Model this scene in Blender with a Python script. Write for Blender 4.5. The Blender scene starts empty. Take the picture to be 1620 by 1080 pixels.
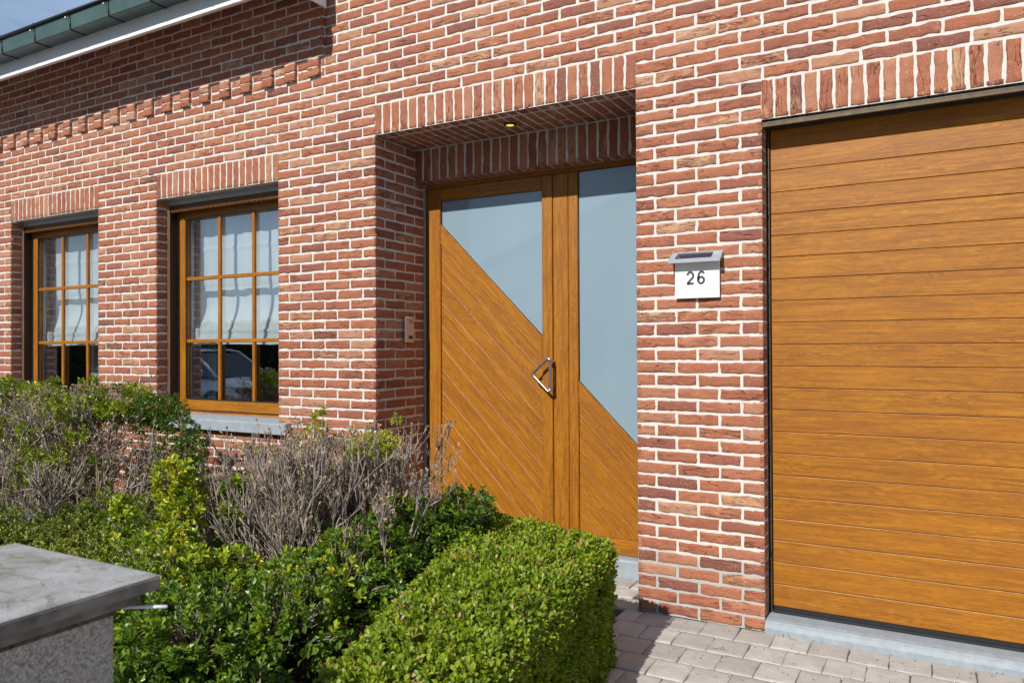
import bpy, math, random
import numpy as np
rng = np.random.default_rng(26)
random.seed(26)
C = bpy.context.scene.collection
sc = bpy.context.scene
A = np.array

# ------------------------------------------------------------------ node helpers
def mat(name):
    m = bpy.data.materials.new(name); m.use_nodes = True
    nt = m.node_tree; nt.nodes.clear()
    out = nt.nodes.new('ShaderNodeOutputMaterial')
    b = nt.nodes.new('ShaderNodeBsdfPrincipled')
    nt.links.new(b.outputs[0], out.inputs[0])
    return m, nt, b, out
def N(nt, t, **kw):
    n = nt.nodes.new('ShaderNode' + t)
    for k, v in kw.items():
        if k.startswith('i_'):
            n.inputs[k[2:].replace('_', ' ')].default_value = v
        else: setattr(n, k, v)
    return n
def L(nt, a, b): nt.links.new(a, b)
def ramp(nt, src, stops, interp='LINEAR'):
    r = nt.nodes.new('ShaderNodeValToRGB'); r.color_ramp.interpolation = interp
    e = r.color_ramp.elements
    while len(e) > 1: e.remove(e[-1])
    e[0].position = stops[0][0]; e[0].color = (*stops[0][1], 1)
    for p, c in stops[1:]:
        x = e.new(p); x.color = (*c, 1)
    L(nt, src, r.inputs[0]); return r.outputs[0]
def g(v): return (v, v, v)
def mixc(nt, fac, a, b, mode='MIX'):
    m = nt.nodes.new('ShaderNodeMix'); m.data_type = 'RGBA'; m.blend_type = mode
    for s, v in ((m.inputs[0], fac), (m.inputs[6], a), (m.inputs[7], b)):
        if hasattr(v, 'is_output'): L(nt, v, s)
        else: s.default_value = v if not isinstance(v, tuple) else (*v, 1)
    return m.outputs[2]
def math_(nt, op, a, b=0.0, c=0.0):
    m = nt.nodes.new('ShaderNodeMath'); m.operation = op
    for s, v in zip(m.inputs, (a, b, c)):
        if hasattr(v, 'is_output'): L(nt, v, s)
        else: s.default_value = v
    return m.outputs[0]
def noise(nt, vec, scale, detail=4, rough=.55, dist=0.0, w=None):
    n = nt.nodes.new('ShaderNodeTexNoise')
    if w is not None: n.noise_dimensions = '4D'; L(nt, w, n.inputs['W'])
    n.inputs['Scale'].default_value = scale; n.inputs['Detail'].default_value = detail
    n.inputs['Roughness'].default_value = rough; n.inputs['Distortion'].default_value = dist
    if vec is not None: L(nt, vec, n.inputs['Vector'])
    return n.outputs[0]
def mapping(nt, vec, scale=(1, 1, 1), rot=(0, 0, 0), loc=(0, 0, 0)):
    m = nt.nodes.new('ShaderNodeMapping'); L(nt, vec, m.inputs[0])
    m.inputs['Scale'].default_value = scale; m.inputs['Rotation'].default_value = rot; m.inputs['Location'].default_value = loc
    return m.outputs[0]
def geo(nt): return nt.nodes.new('ShaderNodeNewGeometry').outputs['Position']
def attr(nt, name):
    a = nt.nodes.new('ShaderNodeAttribute'); a.attribute_name = name; return a
def bump(nt, h, strength, dist, normal=None):
    b = nt.nodes.new('ShaderNodeBump'); b.inputs['Strength'].default_value = strength; b.inputs['Distance'].default_value = dist
    L(nt, h, b.inputs['Height'])
    if normal is not None: L(nt, normal, b.inputs['Normal'])
    return b.outputs[0]

# ------------------------------------------------------------------ materials
def make_brick():
    m, nt, b, out = mat('brick')
    uv = attr(nt, 'bco').outputs['Vector']          # metres along the brick, across it, random offset
    rnd = attr(nt, 'rnd').outputs['Fac']
    base = ramp(nt, rnd, [(0, (.20, .072, .050)), (.05, (.26, .086, .056)), (.20, (.335, .110, .058)), (.55, (.385, .130, .063)),
                          (.80, (.405, .155, .082)), (.92, (.43, .20, .118)), (1, (.48, .25, .15))])
    rnd2 = attr(nt, 'rnd2').outputs['Fac']
    n1 = noise(nt, mapping(nt, uv, (1, 1.8, 1)), 18, 5, .65, .3)
    base = mixc(nt, ramp(nt, n1, [(.38, g(0)), (.72, g(.8))]), base, mixc(nt, .55, base, (.20, .060, .040)))
    n2 = noise(nt, mapping(nt, uv, (1, 2.6, 1), rot=(0, 0, .2), loc=(3, 1, 2)), 15, 6, .75, .4)
    th = math_(nt, 'ADD', n2, math_(nt, 'MULTIPLY', math_(nt, 'POWER', rnd2, 9), .22))
    base = mixc(nt, ramp(nt, th, [(.60, g(0)), (.78, g(.7))]), base, (.56, .36, .21))
    # sand grains and pits
    gr = noise(nt, uv, 260, 3, .8)
    base = mixc(nt, ramp(nt, gr, [(.56, g(0)), (.68, g(.42))]), base, (.60, .38, .24))
    base = mixc(nt, ramp(nt, gr, [(.30, g(.5)), (.42, g(0))]), base, (.13, .035, .022))
    v = nt.nodes.new('ShaderNodeTexVoronoi'); v.inputs['Scale'].default_value = 105; L(nt, uv, v.inputs['Vector'])
    sp = math_(nt, 'MULTIPLY', ramp(nt, v.outputs['Distance'], [(.13, g(1)), (.2, g(0))]), ramp(nt, noise(nt, uv, 40, 2), [(.50, g(0)), (.60, g(1))]))
    base = mixc(nt, math_(nt, 'MULTIPLY', sp, .7), base, (.70, .56, .42))
    # drag folds: one sided ledges, plus long slanting tears on some bricks
    cu = mapping(nt, uv, (1, 2.8, 1), rot=(0, 0, .25))
    n3 = noise(nt, cu, 7, 3, .55, .35)
    ledge = math_(nt, 'FRACT', math_(nt, 'MULTIPLY', n3, 3.5))
    lmask = ramp(nt, math_(nt, 'ADD', noise(nt, uv, 12, 2), math_(nt, 'MULTIPLY', rnd2, .30)), [(.62, g(0)), (.78, g(1))])
    ledge = math_(nt, 'MULTIPLY', ledge, lmask)
    n4 = noise(nt, mapping(nt, uv, (1, 6, 1), rot=(0, 0, .26), loc=(9, 4, 1)), 6, 2, .5, .25)
    ridge = math_(nt, 'ABSOLUTE', math_(nt, 'SUBTRACT', n4, .5))
    crack = ramp(nt, ridge, [(0, g(0)), (.012, g(.9)), (.03, g(1))])
    mask = ramp(nt, math_(nt, 'ADD', noise(nt, uv, 10, 2), math_(nt, 'MULTIPLY', rnd2, .25)), [(.64, g(0)), (.72, g(1))])
    h1 = math_(nt, 'MULTIPLY', math_(nt, 'SUBTRACT', crack, 1), mask)
    med = noise(nt, mapping(nt, uv, (1, 1.4, 1), rot=(0, 0, .15)), 55, 5, .7, .3)
    nm = bump(nt, gr, .7, .0018)
    nm = bump(nt, med, 1.0, .0045, nm)
    nm = bump(nt, ledge, .9, .0045, nm)
    nm = bump(nt, h1, 1.0, .009, nm)
    L(nt, nm, b.inputs['Normal']); L(nt, base, b.inputs['Base Color'])
    b.inputs['Roughness'].default_value = .78; b.inputs['Specular IOR Level'].default_value = .45
    return m
def make_mortar():
    m, nt, b, out = mat('mortar')
    p = geo(nt)
    n1 = noise(nt, p, 30, 4, .6)
    c = mixc(nt, ramp(nt, n1, [(.3, g(0)), (.7, g(1))]), (.57, .535, .49), (.67, .64, .60))
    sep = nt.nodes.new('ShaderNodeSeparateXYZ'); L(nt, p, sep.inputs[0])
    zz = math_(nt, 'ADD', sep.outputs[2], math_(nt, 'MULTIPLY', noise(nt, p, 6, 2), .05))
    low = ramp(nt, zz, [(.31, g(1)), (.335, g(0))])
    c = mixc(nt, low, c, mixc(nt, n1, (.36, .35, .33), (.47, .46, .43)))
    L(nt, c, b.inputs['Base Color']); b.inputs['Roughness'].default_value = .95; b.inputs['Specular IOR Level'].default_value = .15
    nm = bump(nt, noise(nt, p, 160, 4, .7), .5, .002); nm = bump(nt, noise(nt, p, 35, 3), .6, .006, nm)
    L(nt, nm, b.inputs['Normal']); return m
def make_wood(name='golden_oak', tint=1.0):
    m, nt, b, out = mat(name)
    uv = attr(nt, 'bco').outputs['Vector']; rnd = attr(nt, 'rnd').outputs['Fac']
    warp = noise(nt, mapping(nt, uv, (.9, 5, 1)), 2.2, 3, .5, .3)
    n1 = noise(nt, mapping(nt, uv, (2.2, 55, 1)), 1.6, 6, .62, .25)
    # cathedral figure: rings of a stretched, warped field
    field = noise(nt, mapping(nt, uv, (1.1, 7, 1), loc=(5, 2, 1)), 1.5, 1.5, .4, .5)
    rings = math_(nt, 'FRACT', math_(nt, 'MULTIPLY', field, 26))
    rings = ramp(nt, rings, [(0, g(.15)), (.25, g(1)), (.8, g(.75)), (1, g(.15))])
    rmask = ramp(nt, warp, [(.44, g(0)), (.60, g(.85))])
    mott = noise(nt, mapping(nt, uv, (9, 42, 1)), 1.7, 5, .7, 1.2)
    c = ramp(nt, n1, [(.25, (.185*tint, .062*tint, .0035*tint)), (.5, (.345*tint, .128*tint, .004*tint)), (.75, (.46*tint, .192*tint, .008*tint))])
    c = mixc(nt, math_(nt, 'MULTIPLY', math_(nt, 'SUBTRACT', 1, rings), rmask), c, (.17*tint, .052*tint, .005*tint))
    c = mixc(nt, ramp(nt, mott, [(.36, g(.5)), (.52, g(0))]), c, (.20*tint, .062*tint, .006*tint))
    c = mixc(nt, ramp(nt, mott, [(.55, g(0)), (.70, g(.45))]), c, (.50*tint, .235*tint, .020*tint))
    blot = noise(nt, mapping(nt, uv, (1.4, 6, 1), loc=(1, 7, 3)), 2.6, 4, .6, .4)
    c = mixc(nt, ramp(nt, blot, [(.48, g(0)), (.72, g(.55))]), c, (.21*tint, .068*tint, .010*tint))
    c = mixc(nt, math_(nt, 'MULTIPLY', rnd, .22), c, (.30*tint, .10*tint, .006*tint))
    L(nt, c, b.inputs['Base Color'])
    b.inputs['Roughness'].default_value = .47; b.inputs['Specular IOR Level'].default_value = .42
    pore = noise(nt, mapping(nt, uv, (30, 330, 1)), 2, 3, .7)
    nm = bump(nt, pore, .35, .0012); nm = bump(nt, n1, .15, .002, nm); L(nt, nm, b.inputs['Normal'])
    return m
def simple(name, col, rough=.5, metal=0.0, spec=.5, nscale=None, namp=.12, bstr=0.0, bscale=80, bdist=.003, coat=0):
    m, nt, b, out = mat(name)
    p = geo(nt)
    b.inputs['Roughness'].default_value = rough; b.inputs['Metallic'].default_value = metal; b.inputs['Specular IOR Level'].default_value = spec
    b.inputs['Coat Weight'].default_value = coat
    n = noise(nt, p, nscale or 8, 5, .6, .2)
    d = tuple(max(0, x * (1 - namp * 2)) for x in col); u = tuple(min(1, x * (1 + namp)) for x in col)
    L(nt, ramp(nt, n, [(.3, d), (.7, u)]), b.inputs['Base Color'])
    if bstr: L(nt, bump(nt, noise(nt, p, bscale, 4, .65), bstr, bdist), b.inputs['Normal'])
    return m
def make_leaf(name, stops, rough=.38, trans=.35, spec=.5):
    m, nt, b, out = mat(name)
    rnd = attr(nt, 'rnd').outputs['Fac']
    c = ramp(nt, rnd, stops)
    p = geo(nt)
    c = mixc(nt, ramp(nt, noise(nt, p, 4.5, 3), [(.35, g(0)), (.75, g(.45))]), c, mixc(nt, .6, c, (.20, .25, .02)))
    L(nt, c, b.inputs['Base Color']); b.inputs['Roughness'].default_value = rough; b.inputs['Specular IOR Level'].default_value = spec
    t = nt.nodes.new('ShaderNodeBsdfTranslucent'); L(nt, mixc(nt, .5, c, (.25, .36, .02)), t.inputs[0])
    mx = nt.nodes.new('ShaderNodeMixShader'); mx.inputs[0].default_value = trans
    L(nt, b.outputs[0], mx.inputs[1]); L(nt, t.outputs[0], mx.inputs[2]); L(nt, mx.outputs[0], out.inputs[0])
    return m
def make_pane():
    m, nt, b, out = mat('clear_glass'); nt.nodes.remove(b)
    tr = nt.nodes.new('ShaderNodeBsdfTransparent'); tr.inputs[0].default_value = (.93, .965, .985, 1)
    gl = nt.nodes.new('ShaderNodeBsdfGlossy'); gl.inputs['Roughness'].default_value = .003; gl.inputs[0].default_value = (.95, .97, 1, 1)
    lw = nt.nodes.new('ShaderNodeLayerWeight'); fr = nt.nodes.new('ShaderNodeMath'); fr.operation = 'MULTIPLY_ADD'; L(nt, math_(nt, 'POWER', lw.outputs['Facing'], 5), fr.inputs[0]); fr.inputs[1].default_value = .77; fr.inputs[2].default_value = .23
    lw.inputs[0].default_value = .5
    mx = nt.nodes.new('ShaderNodeMixShader'); L(nt, fr.outputs[0], mx.inputs[0]); L(nt, tr.outputs[0], mx.inputs[1]); L(nt, gl.outputs[0], mx.inputs[2])
    L(nt, mx.outputs[0], out.inputs[0]); return m
def make_paver():
    m, nt, b, out = mat('paver_stone')
    p = geo(nt); rnd = attr(nt, 'rnd').outputs['Fac']
    c = ramp(nt, rnd, [(0, (.40, .375, .345)), (.5, (.48, .455, .425)), (1, (.53, .51, .48))])
    n = noise(nt, p, 12, 5, .65)
    c = mixc(nt, ramp(nt, n, [(.35, g(.45)), (.65, g(0))]), c, (.30, .28, .255))
    v = nt.nodes.new('ShaderNodeTexVoronoi'); v.inputs['Scale'].default_value = 170; L(nt, p, v.inputs['Vector'])
    c = mixc(nt, math_(nt, 'MULTIPLY', ramp(nt, v.outputs['Distance'], [(.13, g(1)), (.22, g(0))]), ramp(nt, noise(nt, p, 60, 2), [(.52, g(0)), (.6, g(.8))])), c, (.10, .09, .08))
    L(nt, c, b.inputs['Base Color']); b.inputs['Roughness'].default_value = .9; b.inputs['Specular IOR Level'].default_value = .25
    nm = bump(nt, noise(nt, p, 220, 4, .7), .5, .002); nm = bump(nt, noise(nt, p, 30, 4), .5, .006, nm); L(nt, nm, b.inputs['Normal'])
    return m
def make_coping():
    m, nt, b, out = mat('weathered_coping_stone')
    p = geo(nt)
    n = noise(nt, mapping(nt, p, (1, 1, 1)), 9, 7, .68, .6)
    c = ramp(nt, n, [(.27, (.13, .12, .10)), (.40, (.26, .255, .24)), (.52, (.34, .345, .345)), (.64, (.38, .39, .40)), (.78, (.50, .49, .46))])
    s = noise(nt, mapping(nt, p, (1, 2.0, 1), rot=(0, 0, .2)), 13, 8, .8, .9)
    c = mixc(nt, ramp(nt, s, [(.555, g(0)), (.60, g(.9)), (.64, g(.15))]), c, (.15, .125, .09))
    c = mixc(nt, ramp(nt, noise(nt, p, 210, 3, .8), [(.34, g(.6)), (.44, g(0))]), c, (.10, .09, .08))
    L(nt, c, b.inputs['Base Color']); b.inputs['Roughness'].default_value = .8
    nm = bump(nt, noise(nt, p, 150, 4, .7), .35, .002); nm = bump(nt, s, .4, .003, nm); L(nt, nm, b.inputs['Normal']); return m
def make_render():
    m, nt, b, out = mat('pebbled_render')
    p = geo(nt)
    v = nt.nodes.new('ShaderNodeTexVoronoi'); v.inputs['Scale'].default_value = 230; L(nt, p, v.inputs['Vector'])
    c = ramp(nt, noise(nt, p, 190, 3, .7), [(.33, (.16, .15, .14)), (.5, (.42, .40, .38)), (.68, (.62, .60, .57))])
    c = mixc(nt, ramp(nt, noise(nt, p, 6, 4), [(.4, g(0)), (.7, g(.35))]), c, (.34, .32, .30))
    L(nt, c, b.inputs['Base Color']); b.inputs['Roughness'].default_value = .95
    L(nt, bump(nt, v.outputs['Distance'], .8, .004), b.inputs['Normal']); return m
def make_fabric():
    m, nt, b, out = mat('blind_fabric')
    p = geo(nt)
    c = ramp(nt, noise(nt, mapping(nt, p, (1, 1, .15)), 20, 4), [(.3, (.70, .72, .70)), (.7, (.80, .81, .79))])
    L(nt, c, b.inputs['Base Color']); b.inputs['Roughness'].default_value = .95
    L(nt, bump(nt, noise(nt, mapping(nt, p, (6, 1, 1)), 14, 3), .3, .01), b.inputs['Normal'])
    return m
M_brick, M_mortar, M_wood = make_brick(), make_mortar(), make_wood()
M_wood_shade = make_wood('shaded_oak_profile', .38)  # brown slats tinted darker, lintel shade put into their colour
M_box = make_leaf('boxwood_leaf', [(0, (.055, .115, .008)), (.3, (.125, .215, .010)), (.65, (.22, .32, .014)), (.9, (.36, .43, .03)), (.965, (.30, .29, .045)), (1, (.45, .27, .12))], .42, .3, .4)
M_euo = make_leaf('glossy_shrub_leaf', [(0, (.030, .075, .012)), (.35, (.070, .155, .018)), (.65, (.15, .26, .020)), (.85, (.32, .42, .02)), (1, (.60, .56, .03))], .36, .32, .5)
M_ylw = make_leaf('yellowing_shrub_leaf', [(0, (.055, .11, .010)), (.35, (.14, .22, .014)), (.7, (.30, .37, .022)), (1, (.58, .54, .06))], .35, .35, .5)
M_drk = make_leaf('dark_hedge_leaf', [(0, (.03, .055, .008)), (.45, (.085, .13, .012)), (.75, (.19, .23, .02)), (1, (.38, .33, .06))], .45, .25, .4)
M_dead = simple('withered_leaf', (.42, .29, .18), .8, nscale=30, namp=.3)
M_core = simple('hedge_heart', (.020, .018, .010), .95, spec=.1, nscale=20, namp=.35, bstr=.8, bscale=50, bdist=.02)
M_twig = simple('dead_twig_bark', (.36, .30, .255), .85, spec=.2, nscale=16, namp=.42, bstr=.4, bscale=200)
M_bark = simple('branch_bark', (.34, .28, .23), .85, spec=.2, nscale=40, namp=.35, bstr=.4, bscale=200)
M_cedge = simple('dark_stone_edge', (.20, .185, .17), .9, nscale=11, namp=.35, bstr=.5, bscale=90)  # darker tone for the side faces and bed of the cap
M_blue = simple('blue_stone', (.30, .345, .385), .62, nscale=26, namp=.08, bstr=.2, bscale=120, bdist=.002)
M_zinc = simple('green_grey_zinc', (.085, .145, .135), .38, metal=.35, nscale=5, namp=.1)
M_zincd = simple('dark_zinc_bead', (.035, .036, .042), .35, metal=.4, nscale=20)
M_white = simple('white_board', (.78, .79, .80), .45, nscale=5, namp=.03)
M_steel = simple('brushed_steel', (.60, .60, .60), .32, metal=1, nscale=60, namp=.06)
M_alu = simple('champagne_aluminium', (.62, .56, .50), .38, metal=.25, nscale=60, namp=.05)
M_hood = simple('satin_grey_metal', (.40, .45, .50), .35, metal=.25, nscale=40, namp=.06)
M_greym = simple('grey_metal', (.42, .44, .45), .45, metal=.3, nscale=10, namp=.05)
M_rub = simple('black_rubber_and_shade', (.014, .014, .016), .5, nscale=30)
M_trim = simple('bronze_trim', (.085, .058, .032), .45, metal=.4, nscale=30, namp=.2)
M_seal = simple('grey_sealant', (.36, .35, .33), .8, nscale=40, bstr=.3)
M_cream = simple('cream_plate', (.86, .85, .80), .35, nscale=6, namp=.02)
M_ink = simple('dark_grey_digit', (.055, .065, .075), .4)
M_solar = simple('solar_cell', (.018, .026, .055), .12, spec=.7, nscale=80, namp=.3)
M_plaster = simple('interior_plaster', (.42, .41, .39), .9)
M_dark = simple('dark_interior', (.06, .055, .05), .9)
M_soil = simple('soil', (.060, .045, .032), .95, nscale=25, namp=.4, bstr=1, bscale=45, bdist=.02)
M_joint = simple('joint_sand', (.12, .105, .09), .95, nscale=60, namp=.35, bstr=.8, bscale=160, bdist=.004)
M_asph = simple('asphalt', (.055, .055, .057), .9, nscale=60, namp=.2, bstr=.5, bscale=200)
M_conc = simple('concrete_slab', (.33, .31, .29), .9, nscale=9, namp=.15, bstr=.4, bscale=120)
M_tile = simple('roof_tile', (.045, .04, .045), .7, nscale=10, bstr=.5, bscale=12, bdist=.03)
M_tile2 = simple('grey_roof_tile', (.16, .17, .18), .8, nscale=10, bstr=.5, bscale=12, bdist=.03)
M_paver, M_coping, M_render, M_fabric, M_pane = make_paver(), make_coping(), make_render(), make_fabric(), make_pane()
M_car = simple('silver_blue_paint', (.50, .56, .66), .25, metal=.3, nscale=3, namp=.02, coat=1)
M_cglass = simple('tinted_car_glass', (.012, .014, .018), .05, spec=.8)
M_tyre = simple('tyre_rubber', (.02, .02, .02), .8)
M_wall2 = simple('pale_render', (.55, .53, .50), .9)
m, nt, b, out = mat('frosted_glass')
pp = geo(nt)
L(nt, ramp(nt, noise(nt, mapping(nt, pp, (1, 1, .4)), 1.2, 2), [(.3, (.195, .285, .355)), (.7, (.225, .32, .385))]), b.inputs['Base Color'])
b.inputs['Roughness'].default_value = .75; b.inputs['Coat Weight'].default_value = 1; b.inputs['Coat Roughness'].default_value = .015; b.inputs['Coat IOR'].default_value = 1.75
M_frost = m
m, nt, b, out = mat('lit_spot'); b.inputs['Base Color'].default_value = (.9, .7, .2, 1)
b.inputs['Emission Color'].default_value = (1, .72, .12, 1); b.inputs['Emission Strength'].default_value = .9
M_lamp = m
m, nt, b, out = mat('headlight_glass'); b.inputs['Base Color'].default_value = (.05, .06, .07, 1); b.inputs['Roughness'].default_value = .1
M_head = m

# ------------------------------------------------------------------ objects
def tag(o, label=None, cat=None, group=None, kind=None):
    for k, v in (('label', label), ('category', cat), ('group', group), ('kind', kind)):
        if v: o[k] = v
    return o
def empty(name, loc=(0, 0, 0)):
    o = bpy.data.objects.new(name, None); C.objects.link(o); o.location = loc; o.empty_display_size = .1; return o
def base_of(parent):
    v = np.zeros(3)
    while parent is not None: v = v + A(parent.location); parent = parent.parent
    return v
class MB:
    """collects polygons (any size) in world coordinates and links them as one mesh object"""
    def __init__(s): s.v = []; s.f = []; s.mi = []; s.n = 0; s.at = {}; s.smooth = []
    def add(s, verts, faces, mi=0, smooth=False, **at):
        verts = np.asarray(verts, float).reshape(-1, 3)
        s.v.append(verts)
        if isinstance(faces, np.ndarray):
            s.f.append(faces + s.n); k = len(faces)
        else:
            s.f.append([tuple(i + s.n for i in f) for f in faces]); k = len(faces)
        s.mi.append(np.full(k, mi)); s.smooth.append(np.full(k, smooth))
        for key in ('rnd', 'rnd2', 'bco'):
            d = 3 if key == 'bco' else 1
            a = at.get(key)
            if a is None: a = np.zeros((len(verts), d))
            else:
                a = np.asarray(a, float)
                if a.ndim == 0: a = np.full((len(verts), 1), float(a))
                a = a.reshape(len(verts), d)
            s.at.setdefault(key, []).append(a)
        s.n += len(verts)
    def build(s, name, mats, parent=None):
        if not isinstance(mats, (list, tuple)): mats = [mats]
        me = bpy.data.meshes.new(name)
        v = np.concatenate(s.v) - base_of(parent)
        lens = []; idx = []
        for blk in s.f:
            if isinstance(blk, np.ndarray): lens.append(np.full(len(blk), blk.shape[1])); idx.append(blk.ravel())
            else: lens.append(A([len(f) for f in blk])); idx.append(A([i for f in blk for i in f]))
        lens = np.concatenate(lens).astype(np.int32); idx = np.concatenate(idx).astype(np.int32)
        me.vertices.add(len(v)); me.vertices.foreach_set('co', v.astype(np.float32).ravel())
        me.loops.add(len(idx)); me.loops.foreach_set('vertex_index', idx)
        me.polygons.add(len(lens)); me.polygons.foreach_set('loop_start', np.concatenate([[0], np.cumsum(lens)[:-1]]).astype(np.int32))
        me.polygons.foreach_set('material_index', np.concatenate(s.mi).astype(np.int32))
        me.polygons.foreach_set('use_smooth', np.concatenate(s.smooth).astype(bool))
        me.update(calc_edges=True)
        for key, typ, fld in (('rnd', 'FLOAT', 'value'), ('rnd2', 'FLOAT', 'value'), ('bco', 'FLOAT_VECTOR', 'vector')):
            a = np.concatenate(s.at[key])
            if np.any(a):
                at = me.attributes.new(key, typ, 'POINT'); at.data.foreach_set(fld, a.astype(np.float32).ravel())
        for m in mats: me.materials.append(m)
        o = bpy.data.objects.new(name, me); C.objects.link(o); o.parent = parent
        return o
    # ---- shapes
    def box(s, a, b, mi=0, bev=0.0, grain=None, rnd=None):
        a, b = np.minimum(a, b), np.maximum(a, b)
        e = min(bev, *( (b - a) / 2.01)) if bev else 0
        if not e:
            v = [(x, y, z) for x in (a[0], b[0]) for y in (a[1], b[1]) for z in (a[2], b[2])]
            f = [(0, 1, 3, 2), (4, 6, 7, 5), (0, 4, 5, 1), (2, 3, 7, 6), (0, 2, 6, 4), (1, 5, 7, 3)]
        else:
            v = []; ids = {}
            for ix in (0, 1):
                for iy in (0, 1):
                    for iz in (0, 1):
                        c = A([(a, b)[ix][0], (a, b)[iy][1], (a, b)[iz][2]]); d = A([(e, -e)[ix], (e, -e)[iy], (e, -e)[iz]])
                        for k in range(3):
                            q = c + d; q[k] = c[k]; ids[ix, iy, iz, k] = len(v); v.append(q)
            f = []
            I = lambda t, k: ids[(*t, k)]
            for k in range(3):
                i, j = (k + 1) % 3, (k + 2) % 3
                for sd in (0, 1):
                    loop = []
                    for (p, q) in ((0, 0), (1, 0), (1, 1), (0, 1)):
                        t = [0, 0, 0]; t[k] = sd; t[i] = p; t[j] = q; loop.append(I(t, k))
                    f.append(tuple(loop if sd else loop[::-1]))
                for p in (0, 1):      # edge strips along axis k
                    for q in (0, 1):
                        t0 = [0, 0, 0]; t0[i] = p; t0[j] = q; t1 = list(t0); t1[k] = 1
                        fl = (I(t0, i), I(t0, j), I(t1, j), I(t1, i))
                        f.append(fl if p == q else fl[::-1])
            for t in ids:
                if t[3] == 0: f.append(tuple(ids[t[0], t[1], t[2], k] for k in ((0, 1, 2) if (t[0] + t[1] + t[2]) % 2 else (0, 2, 1))))
        v = A(v, dtype=float); at = {}
        if grain is not None:
            r = rng.random() if rnd is None else rnd
            ax = {'x': (0, 2, 1), 'z': (2, 0, 1), 'y': (1, 0, 2)}[grain]
            at = dict(bco=np.stack([v[:, ax[0]] + r * 37, v[:, ax[1]] + v[:, ax[2]] + r * 11, np.full(len(v), r * 5)], 1), rnd=r)
        s.add(v, f, mi, **at)
    def plate(s, poly, y, depth, bev=.002, mi=0, gdir=(1, 0), rnd=None):
        """convex polygon (x,z), front face at y looking to -y, chamfered rim, thickness depth"""
        P = A(poly, dtype=float); n = len(P)
        if n < 3: return
        area = .5 * np.sum(P[:, 0] * np.roll(P[:, 1], -1) - np.roll(P[:, 0], -1) * P[:, 1])
        if area < 0: P = P[::-1]
        if abs(area) < 1e-5: return
        d = np.roll(P, -1, 0) - P; d /= np.linalg.norm(d, axis=1)[:, None]; nn = np.stack([-d[:, 1], d[:, 0]], 1)
        ins = []
        for i in range(n):
            n0, n1 = nn[i - 1], nn[i]; k = bev / max(.25, 1 + n0 @ n1); ins.append(P[i] + (n0 + n1) * k)
        ins = A(ins)
        mk = lambda Q, yy: np.stack([Q[:, 0], np.full(n, yy), Q[:, 1]], 1)
        v = np.concatenate([mk(ins, y), mk(P, y + bev), mk(P, y + depth)])
        f = [tuple(range(n)), tuple(range(3 * n - 1, 2 * n - 1, -1))]
        for k in (0, 1):
            for i in range(n):
                j = (i + 1) % n; f.append((k * n + i, (k + 1) * n + i, (k + 1) * n + j, k * n + j))
        r = rng.random() if rnd is None else rnd
        gd = A(gdir, dtype=float); gd /= np.linalg.norm(gd)
        a = v[:, 0] * gd[0] + v[:, 2] * gd[1]; c = -v[:, 0] * gd[1] + v[:, 2] * gd[0]
        s.add(v, f, mi, bco=np.stack([a + r * 37, c + r * 11, np.full(len(v), r * 5)], 1), rnd=r)
    def tube(s, pts, rad, k=10, mi=0, closed=False):
        pts = A(pts, dtype=float); n = len(pts); R = np.broadcast_to(rad, (n,))
        T = np.zeros_like(pts)
        for i in range(n):
            a = pts[(i - 1) % n] if (closed or i) else pts[0]; b = pts[(i + 1) % n] if (closed or i < n - 1) else pts[-1]
            T[i] = (b - a) / max(1e-9, np.linalg.norm(b - a))
        up = A([0, 0, 1.]) if abs(T[0][2]) < .9 else A([1., 0, 0]); u = np.cross(T[0], up); u /= np.linalg.norm(u)
        v = []
        for i in range(n):
            u = u - T[i] * (u @ T[i]); u /= np.linalg.norm(u); w = np.cross(T[i], u)
            for j in range(k):
                a = 2 * math.pi * j / k; v.append(pts[i] + R[i] * (math.cos(a) * u + math.sin(a) * w))
        f = []
        for i in range(n if closed else n - 1):
            for j in range(k):
                a, b = i * k + j, i * k + (j + 1) % k; c, d = ((i + 1) % n) * k + (j + 1) % k, ((i + 1) % n) * k + j; f.append((a, b, c, d))
        if not closed: f += [tuple(range(k))[::-1], tuple(range((n - 1) * k, n * k))]
        s.add(v, f, mi, smooth=True)
    def quad(s, p, mi=0): s.add(p, [(0, 1, 2, 3)], mi)
def clip(poly, a, b, c):
    """keep a*x + b*z <= c"""
    out = []
    for i in range(len(poly)):
        p, q = poly[i], poly[(i + 1) % len(poly)]; dp, dq = a * p[0] + b * p[1] - c, a * q[0] + b * q[1] - c
        if dp <= 0: out.append(p)
        if dp * dq < 0:
            t = dp / (dp - dq); out.append((p[0] + t * (q[0] - p[0]), p[1] + t * (q[1] - p[1])))
    return out

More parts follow.
